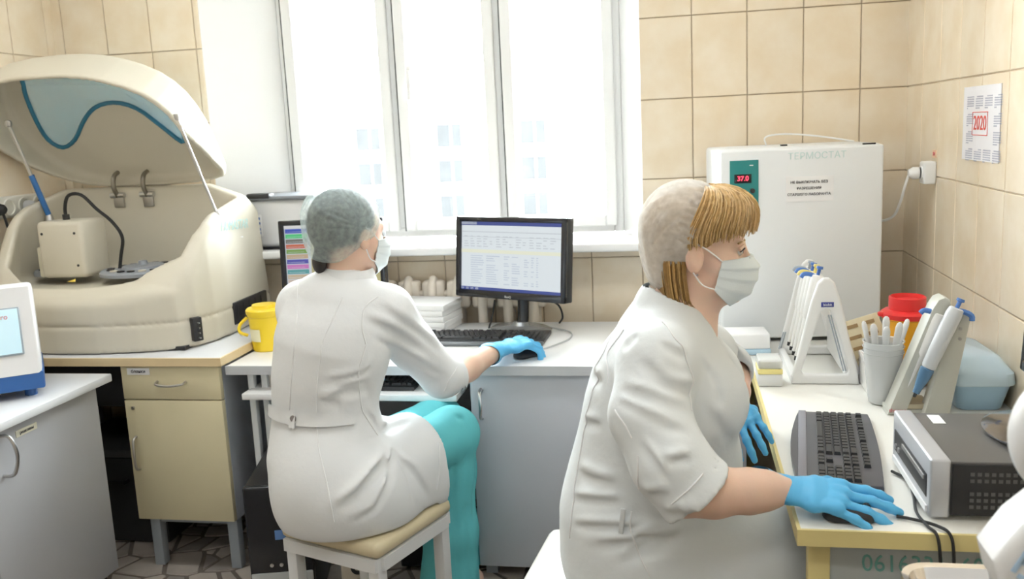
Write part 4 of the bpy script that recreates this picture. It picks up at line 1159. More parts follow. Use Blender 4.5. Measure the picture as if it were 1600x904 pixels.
# ---- small boxes on the desk
t = thing('tip_box', 'small clear tip box with yellow insert beside the right worker', 'box', (.238, 2.615, .752))
MB().b2((-.033, -.043, 0), (.033, .043, .036), .004).build('box_base', m_frost, t)
MB().b2((-.034, -.044, .036), (.034, .044, .050), .002).build('yellow_insert', mat('pale_yellow_insert', (.85, .74, .30), .4), t)
MB().b2((-.033, -.043, .050), (.033, .043, .078), .006, 3).build('clear_lid', m_clear, t)
t = thing('reagent_box', 'white box with pale blue base beside the thermostat cabinet', 'box', (.185, 2.99, .752), math.radians(4))
MB().b2((-.085, -.06, 0), (.085, .06, .018), .003).build('blue_base', mat('pale_blue_card', (.48, .66, .80), .5), t)
MB().b2((-.083, -.058, .018), (.083, .058, .068), .006, 3).build('box_lid', m_paper, t)
t = thing('sample_case', 'low white plastic case with black feet behind the pipette stand', 'case', (.735, 2.83, .752))
MB().b2((-.065, -.13, .012), (.065, .13, .085), .012, 3).build('case_body', m_inst, t)
MB().b2((-.067, -.132, .085), (.067, .132, .098), .006).build('case_lid', m_wcoat, t)
for x in (-.05, .05):
    for y in (-.11, .11): MB().cyl((x, y, 0), (x, y, .013), .012, n=10).build('foot', m_rubber, t)
t = thing('slide_box', 'narrow white slide box lying between rack and cups', 'box', (.497, 2.565, .752))
MB().b2((-.013, -.07, 0), (.013, .07, .075), .004).build('box_body', m_rack, t)
MB().b2((-.014, -.071, .075), (.014, .071, .092), .004).build('box_lid', m_paper, t)

# ---- small desktop computer and its keyboard, mouse, monitor
t = thing('desktop_computer', 'low black and silver desktop computer at the near end of the side desk', 'computer', (.62, 1.84, .752))
MB().b2((.475, 1.70, .762), (.80, 1.99, .866), .003).build('case', mat('dark_grey_steel', (.12, .115, .11), .35, var=.05), t, world=True)
fr = MB().b2((.440, 1.695, .758), (.476, 1.995, .871), .005, 3).build('silver_bezel', mat('silver_bezel', (.52, .53, .56), .35, metal=.3), t, world=True)
MB().b2((.4385, 1.715, .79), (.4415, 1.975, .835), .002).build('drive_front', m_black, fr, world=True)
MB().b2((.436, 1.73, .820), (.440, 1.90, .828)).build('disc_slot', m_steel, fr, world=True)
for y in (1.93, 1.955): MB().cyl((.436, y, .803), (.440, y, .803), .006, n=12).build('front_button', m_chrome, fr, world=True)
MB().b2((.4365, 1.71, .764), (.4405, 1.98, .776)).build('front_strip', m_paper, fr, world=True)
sp = MB().b2((.478, 1.694, .765), (.798, 1.7015, .862)).build('side_panel', m_black, t, world=True, smooth=False)
m_hole = mat('vent_hole', (.10, .10, .10), .5)
for i in range(14):
    for j in range(6):
        x, z = .512+.012*i, .782+.0125*j
        if j == 3: continue
        MB().b2((x-.0035, 1.6930, z-.0035), (x+.0035, 1.6942, z+.0035)).build('vent_hole', m_hole, sp, world=True, smooth=False)
st = MB().box((.513, 1.945, .8665), (.024, .055, .001), rot=(0, 0, .0)).build('sticker', m_paper, t, world=True, smooth=False)
for x in (.46, .78):
    for y in (1.73, 1.96): MB().cyl((x, y, .751), (x, y, .763), .012, n=10).build('foot', m_rubber, t, world=True)
m_kb2 = mat('graphite_keyboard', (.085, .085, .10), .35, var=.05)
kb2 = keyboard('dark grey keyboard in front of the right worker', (.335, 2.065, .752), math.radians(-97), .475, .165, m_kb2, mat('dark_keycap', (.035, .035, .037), .4, var=.2), curved=.016, wrist=.022)
MB().prism([(-.237, -.082), (.237, -.082), (.237, -.064), (-.237, -.064)], .012, .0165, None, .002).build('wrist_rest', mat('silver_grey_rest', (.24, .24, .28), .3), kb2)
mouse('black computer mouse under the glove of the right worker', (.300, 1.695, .752), math.radians(-95))
tag(MB().tube([(.425, 1.93, .757), (.445, 1.88, .757), (.438, 1.80, .757), (.425, 1.72, .757), (.430, 1.66, .757), (.440, 1.636, .750), (.446, 1.632, .70), (.45, 1.634, .60), (.45, 1.64, .4)], .003, 6, smooth=6).build('keyboard_cable', m_rubber), 'black keyboard cable hanging over the near edge of the side desk', 'cable')
tag(MB().tube([(.385, 1.70, .757), (.41, 1.69, .757), (.445, 1.665, .757), (.462, 1.634, .752), (.468, 1.630, .70), (.47, 1.632, .60), (.475, 1.64, .4)], .003, 6, smooth=6).build('mouse_cable', m_rubber), 'black mouse cable hanging over the near edge of the side desk', 'cable')
monitor('black monitor on a glossy foot standing on the desktop computer', (.65, 1.85, .872), math.radians(-90), .42, .28, math.radians(3), .07, {'screen': m_s_line, 'blocks': [(0, 1, .95, 1, m_s_blue), (0, 1, 0, .05, m_s_blue)]}, .085, mat('dark_chrome', (.30, .30, .33), .12, metal=1))

# ---- trolley with steel tray and white instrument, right foreground
t = thing('instrument_trolley', 'steel trolley carrying a tray in the right foreground', 'trolley', (.58, 1.26, 0))
MB().b2((.36, 1.0, .68), (.80, 1.50, .705), .006).build('trolley_top', m_chrome, t, world=True)
MB().b2((.36, 1.0, .20), (.80, 1.50, .22), .006).build('trolley_shelf', m_chrome, t, world=True)
for x in (.38, .78):
    for y in (1.02, 1.48): MB().cyl((x, y, 0), (x, y, .69), .011, n=12).build('leg', m_chrome, t, world=True)
t = thing('steel_tray', 'shiny steel instrument tray at the bottom right corner', 'tray', (.478, 1.375, .706))
m_tray = mat('polished_steel', (.75, .72, .70), .12, metal=1, var=.02)
mb = MB()
mb.skin([rr_ring(mb, .108, .098, .002, .03), rr_ring(mb, .128, .118, .055, .045), rr_ring(mb, .138, .128, .058, .05), rr_ring(mb, .139, .129, .054, .05), rr_ring(mb, .130, .120, .050, .045), rr_ring(mb, .110, .100, 0.0, .03)], cap=True)
mb.build('tray_pan', m_tray, t)
tag(MB().box((.50, 1.43, .727), (.11, .05, .03), .006).build('dark_holder', mat('dark_brown_plastic', (.07, .04, .035), .4)), 'dark brown plastic holder lying in the steel tray', 'holder')
t = thing('white_instrument', 'blurred white instrument with blue marks at the right picture edge', 'instrument', (.56, 1.2, .707))
MB().prism([(.366, .956), (.395, 1.0), (.424, 1.028), (.60, 1.06), (.70, 1.0), (.70, .707), (.47, .707), (.405, .88), (.374, .922)], 1.11, 1.20, MP, .016, 4).build('instrument_body', m_inst, t, world=True)
f = Field((.36, 1.08, 1.0), (.62, 1.30, 1.26), .006)
f.ell((.462, 1.15, 1.105), (.075, .06, .085), 0); f.cone((.49, 1.15, 1.02), (.49, 1.15, 1.08), .06, .06, .02)
f.build('instrument_head', m_inst, t)
for k, (x, z, a) in enumerate(((.392, .962, .5), (.402, .972, .5), (.412, .98, .5), (.404, .938, 2.0))):
    MB().box((x, 1.1088, z), (.006, .002, .030), rot=(0, a, 0)).build('blue_mark', mat('pale_blue_print', (.45, .62, .82), .6), t, world=True, smooth=False)
# ================================================================== PEOPLE
m_skin = mat('skin', (.80, .56, .44), .5, var=.06, vscale=18, sss=.25, bump=.05, bscale=300)
m_coat = mat('white_cotton', (.77, .785, .80), .8, var=.02, vscale=5, bump=.25, bscale=45, spec=.2)
m_coat2 = mat('white_cotton_grey', (.74, .775, .795), .8, var=.02, vscale=5, bump=.25, bscale=45, spec=.2)
m_teal = mat('turquoise_cotton', (.15, .60, .66), .75, var=.05, bump=.25, bscale=50, spec=.2)
m_glove = mat('blue_nitrile', (.10, .46, .80), .42, var=.04, bump=.15, bscale=90)
m_mask = mat('white_mask_fabric', (.77, .84, .87), .8, var=.02, bump=.1, bscale=400)
m_blond = mat('blond_hair', (.46, .28, .11), .45, var=.3, vscale=60)
m_dkhair = mat('dark_hair', (.030, .026, .026), .45, var=.3, vscale=60)
m_stitch = mat('coat_seam', (.82, .83, .84), .8)
A3 = lambda v: np.array(v, np.float32)

class Head:
    def __init__(self, c, az, pitch=0.0, roll=0.0, s=1.0):
        """az: degrees clockwise from +Y; pitch>0 looks down"""
        a = math.radians(az); p = math.radians(pitch); r = math.radians(roll)
        fwd = Vector((math.sin(a)*math.cos(p), math.cos(a)*math.cos(p), -math.sin(p)))
        right = Vector((math.cos(a), -math.sin(a), 0)); up = right.cross(fwd)
        right, up = right*math.cos(r)+up*math.sin(r), up*math.cos(r)-right*math.sin(r)
        self.c = Vector(c); self.r, self.f, self.u, self.s = right, fwd, up, s
        self.R = [list(right), list(fwd), list(up)]
    def w(self, x, y, z): return self.c+(self.r*x+self.f*y+self.u*z)*self.s
    def ell(self, F, c, r, k=.02, mode='add'): F.ell(self.w(*c), [v*self.s for v in r], k, self.R, mode)
    def cone(self, F, a, b, ra, rb, k=.015, mode='add'): F.cone(self.w(*a), self.w(*b), ra*self.s, rb*self.s, k, mode=mode)
    def matrix(self):
        m = Matrix((self.r, self.f, self.u)).transposed().to_4x4(); m = m @ Matrix.Diagonal((self.s, self.s, self.s, 1))
        m.translation = self.c; return m
def sculpt_head(F, H, ears=True):
    H.ell(F, (0, -.012, .035), (.074, .093, .082), .02)
    H.ell(F, (0, .035, -.025), (.060, .062, .085), .03)
    H.ell(F, (0, .040, -.080), (.050, .048, .034), .03)
    H.ell(F, (0, .080, -.098), (.022, .018, .018), .02)
    H.cone(F, (-.030, .080, .018), (.030, .080, .018), .013, .013, .02)
    H.cone(F, (-.038, .066, -.032), (-.048, .045, -.03), .020, .018, .02)
    H.cone(F, (.038, .066, -.032), (.048, .045, -.03), .020, .018, .02)
    H.cone(F, (0, .092, .005), (0, .112, -.034), .007, .011, .012)
    H.cone(F, (-.012, .100, -.038), (.012, .100, -.038), .007, .007, .008)
    H.cone(F, (-.018, .092, -.064), (.018, .092, -.064), .007, .007, .01)
    H.cone(F, (-.016, .090, -.076), (.016, .090, -.076), .007, .007, .008)
    for s in (-1, 1): H.ell(F, (s*.031, .094, .000), (.017, .012, .011), .008, 'sub')
    if ears:
        for s in (-1, 1):
            H.ell(F, (s*.077, -.008, -.012), (.010, .019, .032), .008)
            H.ell(F, (s*.088, -.003, -.006), (.010, .011, .019), .005, 'sub')
def hand(name, parent, wrist, F, N, left, curls, spread=(6, 1, -4, -10), thumb=(.55, .75, -.35), m=m_glove, s=1.0, cuff=True, tcurl=20, cdir=None):
    F = Vector(F).normalized(); N = Vector(N); N = (N-F*N.dot(F)).normalized()
    T = N.cross(F)*(-1 if left else 1)
    W = Vector(wrist)
    lo = np.array(W)-.26; hi = np.array(W)+.26
    tips = []; segs = []
    def P(f, t, n): return W+(F*f+T*t+N*n)*s
    base = [(.088, .030), (.092, .010), (.088, -.011), (.080, -.030)]
    lens = [(.042, .025, .019), (.046, .029, .020), (.042, .027, .019), (.034, .021, .017)]
    rad = [.0092, .0094, .0090, .0080]
    for i in range(4):
        p = P(base[i][0], base[i][1], .0); a = 0
        sp = math.radians(spread[i]); FD = F*math.cos(sp)+T*math.sin(sp)
        for j in range(3):
            a += math.radians(curls[i][j])
            d = FD*math.cos(a)-N*math.sin(a); q = p+d*(lens[i][j]*s)
            r = rad[i]*s; segs.append((p, q, r*(1-.06*j), r*(.94-.07*j))); p = q
    tb = P(.022, .022, -.006); d = (F*thumb[0]+T*thumb[1]+N*thumb[2]).normalized(); p = tb
    for j, L in enumerate((.044, .033, .026)):
        q = p+d*(L*s); segs.append((p, q, (.0155, .0115, .0105)[j]*s, (.0120, .0108, .0085)[j]*s)); p = q
        an = math.radians(tcurl); ax = -T*.8-N*.3+F*.3
        d = (d*math.cos(an)+(F*.8-T*.35-N*.2).normalized()*math.sin(an)).normalized()
    allp = [v for sg in segs for v in sg[:2]]+[W-F*.05*s, W]
    lo = np.array([min(v[i] for v in allp)-.03 for i in range(3)]); hi = np.array([max(v[i] for v in allp)+.03 for i in range(3)])
    f = Field(lo, hi, .0026)
    f.cone(P(0, 0, 0), P(.045, .0, .001), .027*s, .037*s, .01, T, .0175*s, .0165*s)
    f.cone(P(.045, 0, .001), P(.082, 0, .002), .037*s, .039*s, .012, T, .0165*s, .0125*s)
    f.cone(P(.03, .018, -.006), P(.06, .026, -.006), .014*s, .012*s, .012)
    for a, b, ra, rb in segs: f.cone(a, b, ra, rb, .007)
    for i in range(4): f.cone(P(base[i][0]-.012, base[i][1], .007), P(base[i][0]+.004, base[i][1], .006), .007*s, .008*s, .01)
    if cuff:
        B = Vector(cdir).normalized() if cdir else F
        f.cone(W-B*(.045*s), P(.005, 0, 0), .033*s, .027*s, .01, T, .029*s, .019*s)
        f.cone(W-B*(.046*s), W-B*(.043*s), .0350*s, .0350*s, .004, T, .031*s, .031*s)
    for q in range(4): f.crease([P(.004+.010*q, -.03, .016-.002*q), P(.002+.012*q, .0, .02), P(.008+.009*q, .03, .012)], .004, .0012)
    return f.build(name, m, parent, relax=1)
def mask_mesh(H, parent):
    nu, nv = 36, 26; mb = MB()
    C_ = [(-.010, .110), (-.034, .127), (-.062, .124), (-.094, .112), (-.122, .072)]
    def cz(v):
        t = v*(len(C_)-1); i = min(int(t), len(C_)-2); q = t-i; q = q*q*(3-2*q)*.5+q*.5
        return C_[i][0]+(C_[i+1][0]-C_[i][0])*q, C_[i][1]+(C_[i+1][1]-C_[i][1])*q
    def pt(u, v, off):
        zc, yc = cz(v); au = abs(u); s = math.sin(au*PI/2*.97)
        ze, ye = -.017-.062*v, .047-.012*v
        g = 1-math.cos(au*PI/2); w_ = au**1.6
        x = math.copysign(.066*s, u); y = yc+(ye-yc)*g; z = zc+(ze-zc)*w_
        pl = .0035*abs(((v*3.6) % 1)-.15)*(1-.4*au) if .08 < v < .95 else 0
        n = Vector((math.sin(u*1.2), math.cos(u*1.2), 0))
        p = Vector((x, y, z))+n*(off+pl)+Vector((0, 0, 0))
        return H.w(*p)
    for off in (0, .003):
        G = [[mb._v(pt(-1+2*i/nu, j/nv, off)) for i in range(nu+1)] for j in range(nv+1)]
        if off == 0: G0 = G
        for j in range(nv):
            for i in range(nu): mb.bm.faces.new((G[j][i], G[j][i+1], G[j+1][i+1], G[j+1][i]))
    B = lambda G: [G[0][i] for i in range(nu+1)]+[G[j][nu] for j in range(1, nv+1)]+[G[nv][i] for i in range(nu-1, -1, -1)]+[G[j][0] for j in range(nv-1, 0, -1)]
    a, b = B(G0), B(G)
    for i in range(len(a)):
        j = (i+1) % len(a); mb.bm.faces.new((a[i], a[j], b[j], b[i]))
    o = mb.build('surgical_mask', m_mask, parent, world=True, ang=60)
    for s in (-1, 1):
        mb = MB(); mb.tube([H.w(s*.0685, .049, -.019), H.w(s*.077, .02, .004), H.w(s*.084, -.012, .022)], .0016, 6, smooth=4)
        mb.tube([H.w(s*.0685, .038, -.077), H.w(s*.079, .01, -.066), H.w(s*.088, -.010, -.040)], .0016, 6, smooth=4)
        mb.build('ear_loop', m_paper, o, world=True)
    mb = MB(); mb.tube([pt(-.35, .04, .004), pt(0, .04, .004), pt(.35, .04, .004)], .0015, 6, smooth=4); mb.build('nose_wire', m_mask, o, world=True)
    return o
def bvh_of(o):
    me = o.data; M = RM[o]
    vs = [M @ v.co for v in me.vertices]
    return BVHTree.FromPolygons(vs, [tuple(p.vertices) for p in me.polygons])
def seam(parent, bvh, pts, r=.0017, m=m_stitch, name='seam', off=.0007, smooth=8):
    P = []
    for p in catmull(pts, smooth):
        loc, n, i, d = bvh.find_nearest(p)
        P.append(loc+n*off)
    return MB().tube(P, r, 6).build(name, m, parent, world=True)
def band(parent, bvh, cf, z0, z1, a0, a1, name, m, off=.003, n=40, tilt=0.0):
    """a strip of cloth lying on the garment, found by rays towards the axis; angles in world degrees"""
    mb = MB(); rows = []
    for z in np.linspace(z0, z1, 4):
        row = []
        for i in range(n+1):
            a = math.radians(a0+(a1-a0)*i/n); d = Vector((math.cos(a), math.sin(a), 0)); zz = z+tilt*(i/n-.5)
            c = Vector((cf[0], cf[1], zz))
            loc, nn, k, dist = bvh.ray_cast(c+d*.6, -d)
            row.append((loc if loc else c+d*.15)+d*off)
        rows.append(row)
    for s_ in (0, -.004):
        G = [[mb._v(p+Vector((cf[0]-p.x, cf[1]-p.y, 0)).normalized()*(-s_*-1 if s_ else 0)) for p in r] for r in rows]
        for j in range(3):
            for i in range(n): mb.bm.faces.new((G[j][i], G[j][i+1], G[j+1][i+1], G[j+1][i]))
    return mb.build(name, m, parent, world=True)

# ------------------------------------------------------------------ left worker, seen from behind
w1 = thing('person', 'worker in white coat and turquoise trousers sitting with back turned, typing hand on mouse', 'person', (-.93, 2.36, 0))
f1 = Vector((.31, .95, 0)); s1 = Vector((.95, -.31, 0))
H1 = Head((-.912, 2.415, 1.235), 33, 5, 0, 1.0)
ELB1 = (-.697, 2.55, .768); WR1 = (-.588, 2.815, .803)
SH1 = (-.805, 2.375, 1.022); SHL1 = (-1.085, 2.455, 1.02)
KN1 = (-.715, 2.645, .575); AN1 = (-.75, 2.65, .09)
KNL = (-.80, 2.80, .565); ANL = (-.775, 2.84, .09)
HP1 = (-.885, 2.31, .545); HPL = (-1.02, 2.37, .545)
F = Field((-1.30, 2.05, 0), (-.50, 3.05, 1.40), .0055)
sculpt_head(F, H1)
F.cone(H1.w(0, -.018, -.06), (-.935, 2.385, 1.08), .050, .056, .025)
F.chain([((-.945, 2.365, 1.05), .115, .065), ((-.965, 2.345, .92), .14, .09), ((-.985, 2.33, .74), .125, .085), ((-.955, 2.335, .57), .155, .115)], .05, s1)
F.cone((-.945, 2.37, 1.04), SH1, .05, .046, .03); F.cone((-.945, 2.37, 1.04), SHL1, .05, .046, .03)
F.chain([(SH1, .046), (ELB1, .043), ((-.655, 2.65, .787), .043), ((-.605, 2.773, .80), .030), (WR1, .020)], .015)
F.chain([(SHL1, .046), ((-1.10, 2.60, .80), .038), ((-1.11, 2.83, .72), .027)], .02)
F.cone(WR1, (-.56, 2.85, .803), .018, .016, .01)
F.chain([(HP1, .082), (KN1, .056), ((-.725, 2.65, .35), .050), (AN1, .036)], .03)
F.chain([(HPL, .082), (KNL, .056), ((-.79, 2.82, .35), .050), (ANL, .036)], .03)
for a in (AN1, ANL):
    F.cone((a[0], a[1], .045), (a[0]+.05, a[1]+.11, .032), .040, .032, .02)
body1 = F.build('body', m_skin, w1, relax=1)

F = Field((-1.30, 2.03, .36), (-.55, 2.75, 1.20), .0058)
F.chain([((-.945, 2.37, 1.055), .125, .080), ((-.95, 2.365, 1.0), .150, .100), ((-.968, 2.35, .92), .162, .118), ((-.990, 2.335, .82), .148, .112), ((-1.002, 2.33, .735), .138, .106), ((-.990, 2.32, .64), .170, .138), ((-.955, 2.315, .545), .198, .160)], .05, s1)
F.cone((-.945, 2.375, 1.06), SH1, .066, .070, .045); F.cone((-.945, 2.375, 1.06), SHL1, .066, .070, .045)
F.chain([(SH1, .071), ((-.765, 2.45, .905), .067), ((-.705, 2.535, .79), .062), ((-.655, 2.64, .775), .062)], .02)
F.chain([(SHL1, .071), ((-1.095, 2.53, .90), .064), ((-1.095, 2.60, .81), .058), ((-1.08, 2.68, .78), .056)], .035)
F.cone((-.945, 2.385, 1.07), (-.928, 2.398, 1.105), .072, .064, .025)                 # collar
# skirt over the thighs
F.chain([((-.90, 2.32, .555), .135), ((-.80, 2.45, .575), .112), ((-.735, 2.555, .590), .098)], .05)
F.chain([((-1.0, 2.38, .545), .13), ((-.88, 2.60, .57), .10)], .05)
F.cone((-.86, 2.33, .47), (-.735, 2.50, .49), .10, .088, .05)
F.cone((-.98, 2.26, .50), (-.85, 2.30, .49), .13, .11, .05)
F.cone((-.97, 2.27, .56), (-.93, 2.26, .53), .155, .15, .06)
# flat where it rests on the stool
F.put(lambda X, Y, Z: (Z-.447-.0*X+0*Y), (-1.2, 2.05, .3), (-.74, 2.7, .45), .012, 'sub')
F.put(lambda X, Y, Z: (Z-.432-.0*X+0*Y), (-.74, 2.05, .3), (-.5, 2.7, .43), .012, 'sub')
# hem: hollow end of the skirt and of the sleeves, neck opening
F.slice((-.765, 2.475, .57), (.45, .89, .06), .26, .715)
F.cone((-.80, 2.45, .585), (-.66, 2.70, .60), .094, .088, .004, mode='sub'); F.cone((-.80, 2.43, .50), (-.66, 2.66, .49), .078, .08, .004, mode='sub')
F.slice((-.680, 2.585, .768), (.44, .87, .03), .11)
F.cone((-.697, 2.555, .767), (-.60, 2.74, .785), .050, .052, .003, mode='sub')
F.cone((-.925, 2.400, 1.10), (-.915, 2.41, 1.2), .050, .056, .004, mode='sub')
# folds
FOLDS1 = [[(-.955, 2.205, .807), (-.897, 2.217, .807)],
    [(-.947, 2.206, .822), (-.905, 2.214, .827), (-.867, 2.231, .83), (-.834, 2.263, .827)],
    [(-.826, 2.273, 1.017), (-.793, 2.288, .996), (-.764, 2.318, .972), (-.736, 2.371, .928), (-.702, 2.411, .887)],
    [(-.808, 2.275, .966), (-.783, 2.335, .927), (-.75, 2.374, .893), (-.724, 2.4, .864), (-.701, 2.44, .831), (-.673, 2.468, .8)],
    [(-.788, 2.297, 1.047), (-.758, 2.309, 1.018), (-.736, 2.347, .983), (-.709, 2.401, .936), (-.682, 2.463, .885)],
    [(-.927, 2.21, .865), (-.874, 2.224, .872), (-.828, 2.253, .884)],
    [(-.916, 2.211, .841), (-.854, 2.238, .847), (-.828, 2.265, .847)],
    [(-.82, 2.257, .916), (-.836, 2.25, .865), (-.838, 2.265, .807)],
    [(-.779, 2.249, .633), (-.794, 2.204, .62), (-.812, 2.171, .603), (-.833, 2.146, .583), (-.855, 2.127, .561), (-.88, 2.114, .536)],
    [(-.843, 2.266, .771), (-.825, 2.28, .721), (-.8, 2.28, .676)],
    [(-.79, 2.247, .648), (-.807, 2.197, .63), (-.827, 2.161, .607), (-.851, 2.135, .582), (-.902, 2.109, .543)],
    [(-.769, 2.234, .604), (-.78, 2.2, .583), (-.794, 2.174, .56), (-.809, 2.156, .533), (-.858, 2.124, .512)],
    [(-.779, 2.275, .645), (-.756, 2.289, .611), (-.736, 2.316, .571), (-.723, 2.336, .526), (-.713, 2.368, .474)],
    [(-.773, 2.278, .637), (-.744, 2.278, .567), (-.736, 2.277, .526), (-.733, 2.291, .478)],
    [(-.816, 2.295, .7), (-.804, 2.375, .69), (-.778, 2.42, .694)],
    [(-.787, 2.28, .658), (-.778, 2.225, .615), (-.787, 2.187, .576)]]
for k_, pts in enumerate(FOLDS1):
    w_, d_ = (.010, .0105) if k_ % 2 else (.0135, .0115)
    pts = catmull(pts, 3)
    F.crease(pts, w_, d_, True)
    F.crease([(p[0], p[1], p[2]+1.35*w_) for p in pts], w_, -d_*.8, True)
coat1 = F.build('lab_coat', m_coat, w1, relax=1)
bv = bvh_of(coat1)
for pts in [[(-.807, 2.308, 1.076), (-.836, 2.283, 1.05), (-.839, 2.259, 1.003), (-.83, 2.253, .956)],
    [(-.648, 2.511, .827), (-.664, 2.475, .798), (-.685, 2.475, .76)],
    [(-.897, 2.279, 1.078), (-.91, 2.26, 1.044), (-.923, 2.241, 1.01), (-.938, 2.227, .976), (-.945, 2.214, .927), (-.956, 2.209, .876), (-.96, 2.206, .833), (-.965, 2.203, .789), (-.961, 2.191, .74), (-.95, 2.165, .697), (-.932, 2.141, .653), (-.917, 2.124, .607), (-.907, 2.111, .564), (-.901, 2.109, .517)],
    [(-.83, 2.252, .952), (-.85, 2.235, .887), (-.852, 2.242, .832), (-.853, 2.249, .776), (-.838, 2.26, .737), (-.822, 2.269, .698)],
    [(-.693, 2.416, .629), (-.69, 2.395, .589), (-.691, 2.389, .543), (-.7, 2.382, .498)],
    [(-1.053, 2.368, 1.108), (-1.035, 2.307, 1.065), (-1.026, 2.269, 1.02), (-1.025, 2.244, .973), (-1.031, 2.233, .922), (-1.036, 2.226, .877), (-1.042, 2.222, .831), (-1.049, 2.221, .783)]]:
    seam(coat1, bv, pts, smooth=4)
band(coat1, bv, (-.985, 2.33), .748, .782, 196, 318, 'belt', m_coat, .006)
bx_ = bv.ray_cast(Vector((-1.03, 1.9, .766)), Vector((0, 1, 0)))[0] or Vector((-1.03, 2.22, .766))
band(coat1, bv, (-.985, 2.33), .742, .788, 246, 254, 'belt_tab', m_coat, .009, 6)
mb = MB(); mb.lathe([(0, -.004), (.009, -.003), (.010, 0), (.009, .002), (0, .002)], (bx_.x, bx_.y-.012, bx_.z), 16, (0, -1, 0)); mb.build('belt_button', mat('grey_button', (.35, .33, .33), .4), coat1, world=True)
# stand-up collar
mb = MB(); rings = []
for (z, r, o_) in ((1.078, .094, -.010), (1.085, .097, -.008), (1.130, .079, .002), (1.138, .074, .004), (1.136, .069, .005), (1.10, .066, .0)):
    rings.append([mb._v(Vector((-.925, 2.392, z))+f1*(o_+r*math.cos(a)*.98)+s1*(r*math.sin(a))) for a in [math.radians(32+296*i/30) for i in range(31)]])
for a, b in zip(rings, rings[1:]):
    for i in range(30): mb.bm.faces.new((a[i], a[i+1], b[i+1], b[i]))
mb.build('collar', m_coat, coat1, world=True)

F = Field((-1.15, 2.20, .0), (-.58, 2.98, .72), .0055)
F.chain([((-.84, 2.40, .565), .090), (KN1, .080), ((-.725, 2.645, .45), .073), ((-.738, 2.645, .25), .082), ((-.755, 2.645, .045), .100)], .035)
F.chain([((-.95, 2.50, .55), .085), (KNL, .076), ((-.79, 2.81, .40), .070), ((-.78, 2.83, .22), .074), ((-.775, 2.835, .05), .085)], .035)
F.put(lambda X, Y, Z: Z-.045+0*X+0*Y, (-1.2, 2.2, -.1), (-.5, 3.0, .045), .004, 'sub')
for a, b in (((-.66, 2.60, .60), (-.68, 2.58, .40)), ((-.645, 2.65, .56), (-.665, 2.63, .30)), ((-.70, 2.57, .50), (-.71, 2.575, .12)), ((-.67, 2.60, .35), (-.665, 2.60, .08)), ((-.68, 2.60, .64), (-.64, 2.66, .50))):
    F.crease([a, b], .010, .007)
F.build('trousers', m_teal, w1, relax=2)
hand('glove', w1, WR1, (.74, .67, .03), (-.12, -.22, .97), False, [(20, 34, 26), (24, 38, 28), (28, 42, 30), (32, 44, 30)], s=1.18, cdir=(.26, .64, .05))
hand('glove', w1, (-1.11, 2.83, .725), (.25, .95, -.1), (0, 0, 1), True, [(20, 25, 20)]*4, s=.98)
mask_mesh(H1, w1)
# dark hair and the see-through cap
F = Field(np.array(H1.c)-.2, np.array(H1.c)+.2, .0045)
H1.ell(F, (0, -.028, .042), (.088, .096, .086), .02); H1.ell(F, (0, -.085, .005), (.05, .035, .05), .03)
H1.ell(F, (-.02, -.088, -.075), (.026, .018, .035), .02)
H1.ell(F, (0, .085, -.055), (.085, .085, .085), .01, 'sub')
hair1 = F.build('hair', m_dkhair, w1, relax=1)
def cap(H, parent, shapes, cut, m, fan, h=.0036):
    F = Field(np.array(H.c)-.21, np.array(H.c)+.21, h)
    for c, r, k in shapes: H.ell(F, c, r, k)
    R = [A3(H.r), A3(H.f), A3(H.u)]; c0 = A3(H.c)
    def loc(X, Y, Z):
        d = (X-c0[0], Y-c0[1], Z-c0[2]); return [sum(R[i][j]*d[j] for j in range(3))/H.s for i in range(3)]
    def cutf(X, Y, Z):
        x, y, z = loc(X, Y, Z); return -cut(x, y, z)     # remove where cut>0
    F.put(cutf, np.array(H.c)-.2, np.array(H.c)+.2, .012, 'sub')
    for pts, w_, d_ in fan: F.crease([H.w(*p) for p in pts], w_, d_)
    return F.build('surgical_cap', m, parent, relax=1)
m_cap1 = gauze('green_gauze', (.72, .84, .83), .60)
rf = random.Random(4); fan = []
def on_ell(c, r, d):
    d = Vector(d); t = 1/math.sqrt(sum((d[i]/r[i])**2 for i in range(3))); return tuple(c[i]+d[i]*t for i in range(3))
CE1 = ((0, -.032, .045), (.106, .110, .103))
for k in range(26):
    a = math.radians(-30+9.5*k)
    e0 = on_ell(*CE1, (.95, .25*math.cos(a)-.1, .28*math.sin(a)-.12)); 
    e1 = on_ell(*CE1, (.62+.1*rf.random(), -.35+.75*math.cos(a), .1+.85*math.sin(a)))
    mid = on_ell(*CE1, tuple((Vector(e0)-Vector(CE1[0])+Vector(e1)-Vector(CE1[0]))))
    fan.append(([e0, mid, e1], .0035, .0045 if k % 2 else -.0035))
for k in range(34):
    a = 2*PI*k/34
    q0 = on_ell(*CE1, (math.cos(a)*.9, math.sin(a)*.9-.1, -.62+.25*math.sin(a))); q1 = on_ell(*CE1, (math.cos(a), math.sin(a), -.18+.25*math.sin(a)))
    fan.append(([q0, q1], .004, .004 if k % 2 else -.004))
for k in range(46):
    d0 = Vector((rf.uniform(-1, 1), rf.uniform(-1, .4), rf.uniform(-.2, 1))); d1 = d0+Vector((rf.uniform(-.3, .3), rf.uniform(-.3, .3), rf.uniform(-.3, .3)))
    fan.append(([on_ell(*CE1, d0), on_ell(*CE1, d0+d1), on_ell(*CE1, d1)], .003, rf.choice((-.0012, .0015))))
cap1 = cap(H1, w1, [(CE1[0], CE1[1], .0), ((0, -.070, -.02), (.080, .060, .068), .03)], lambda x, y, z: np.maximum(.55*(y-.04)-.83*(z+.005), -.9*(z+.078)+.0*y), m_cap1, fan)
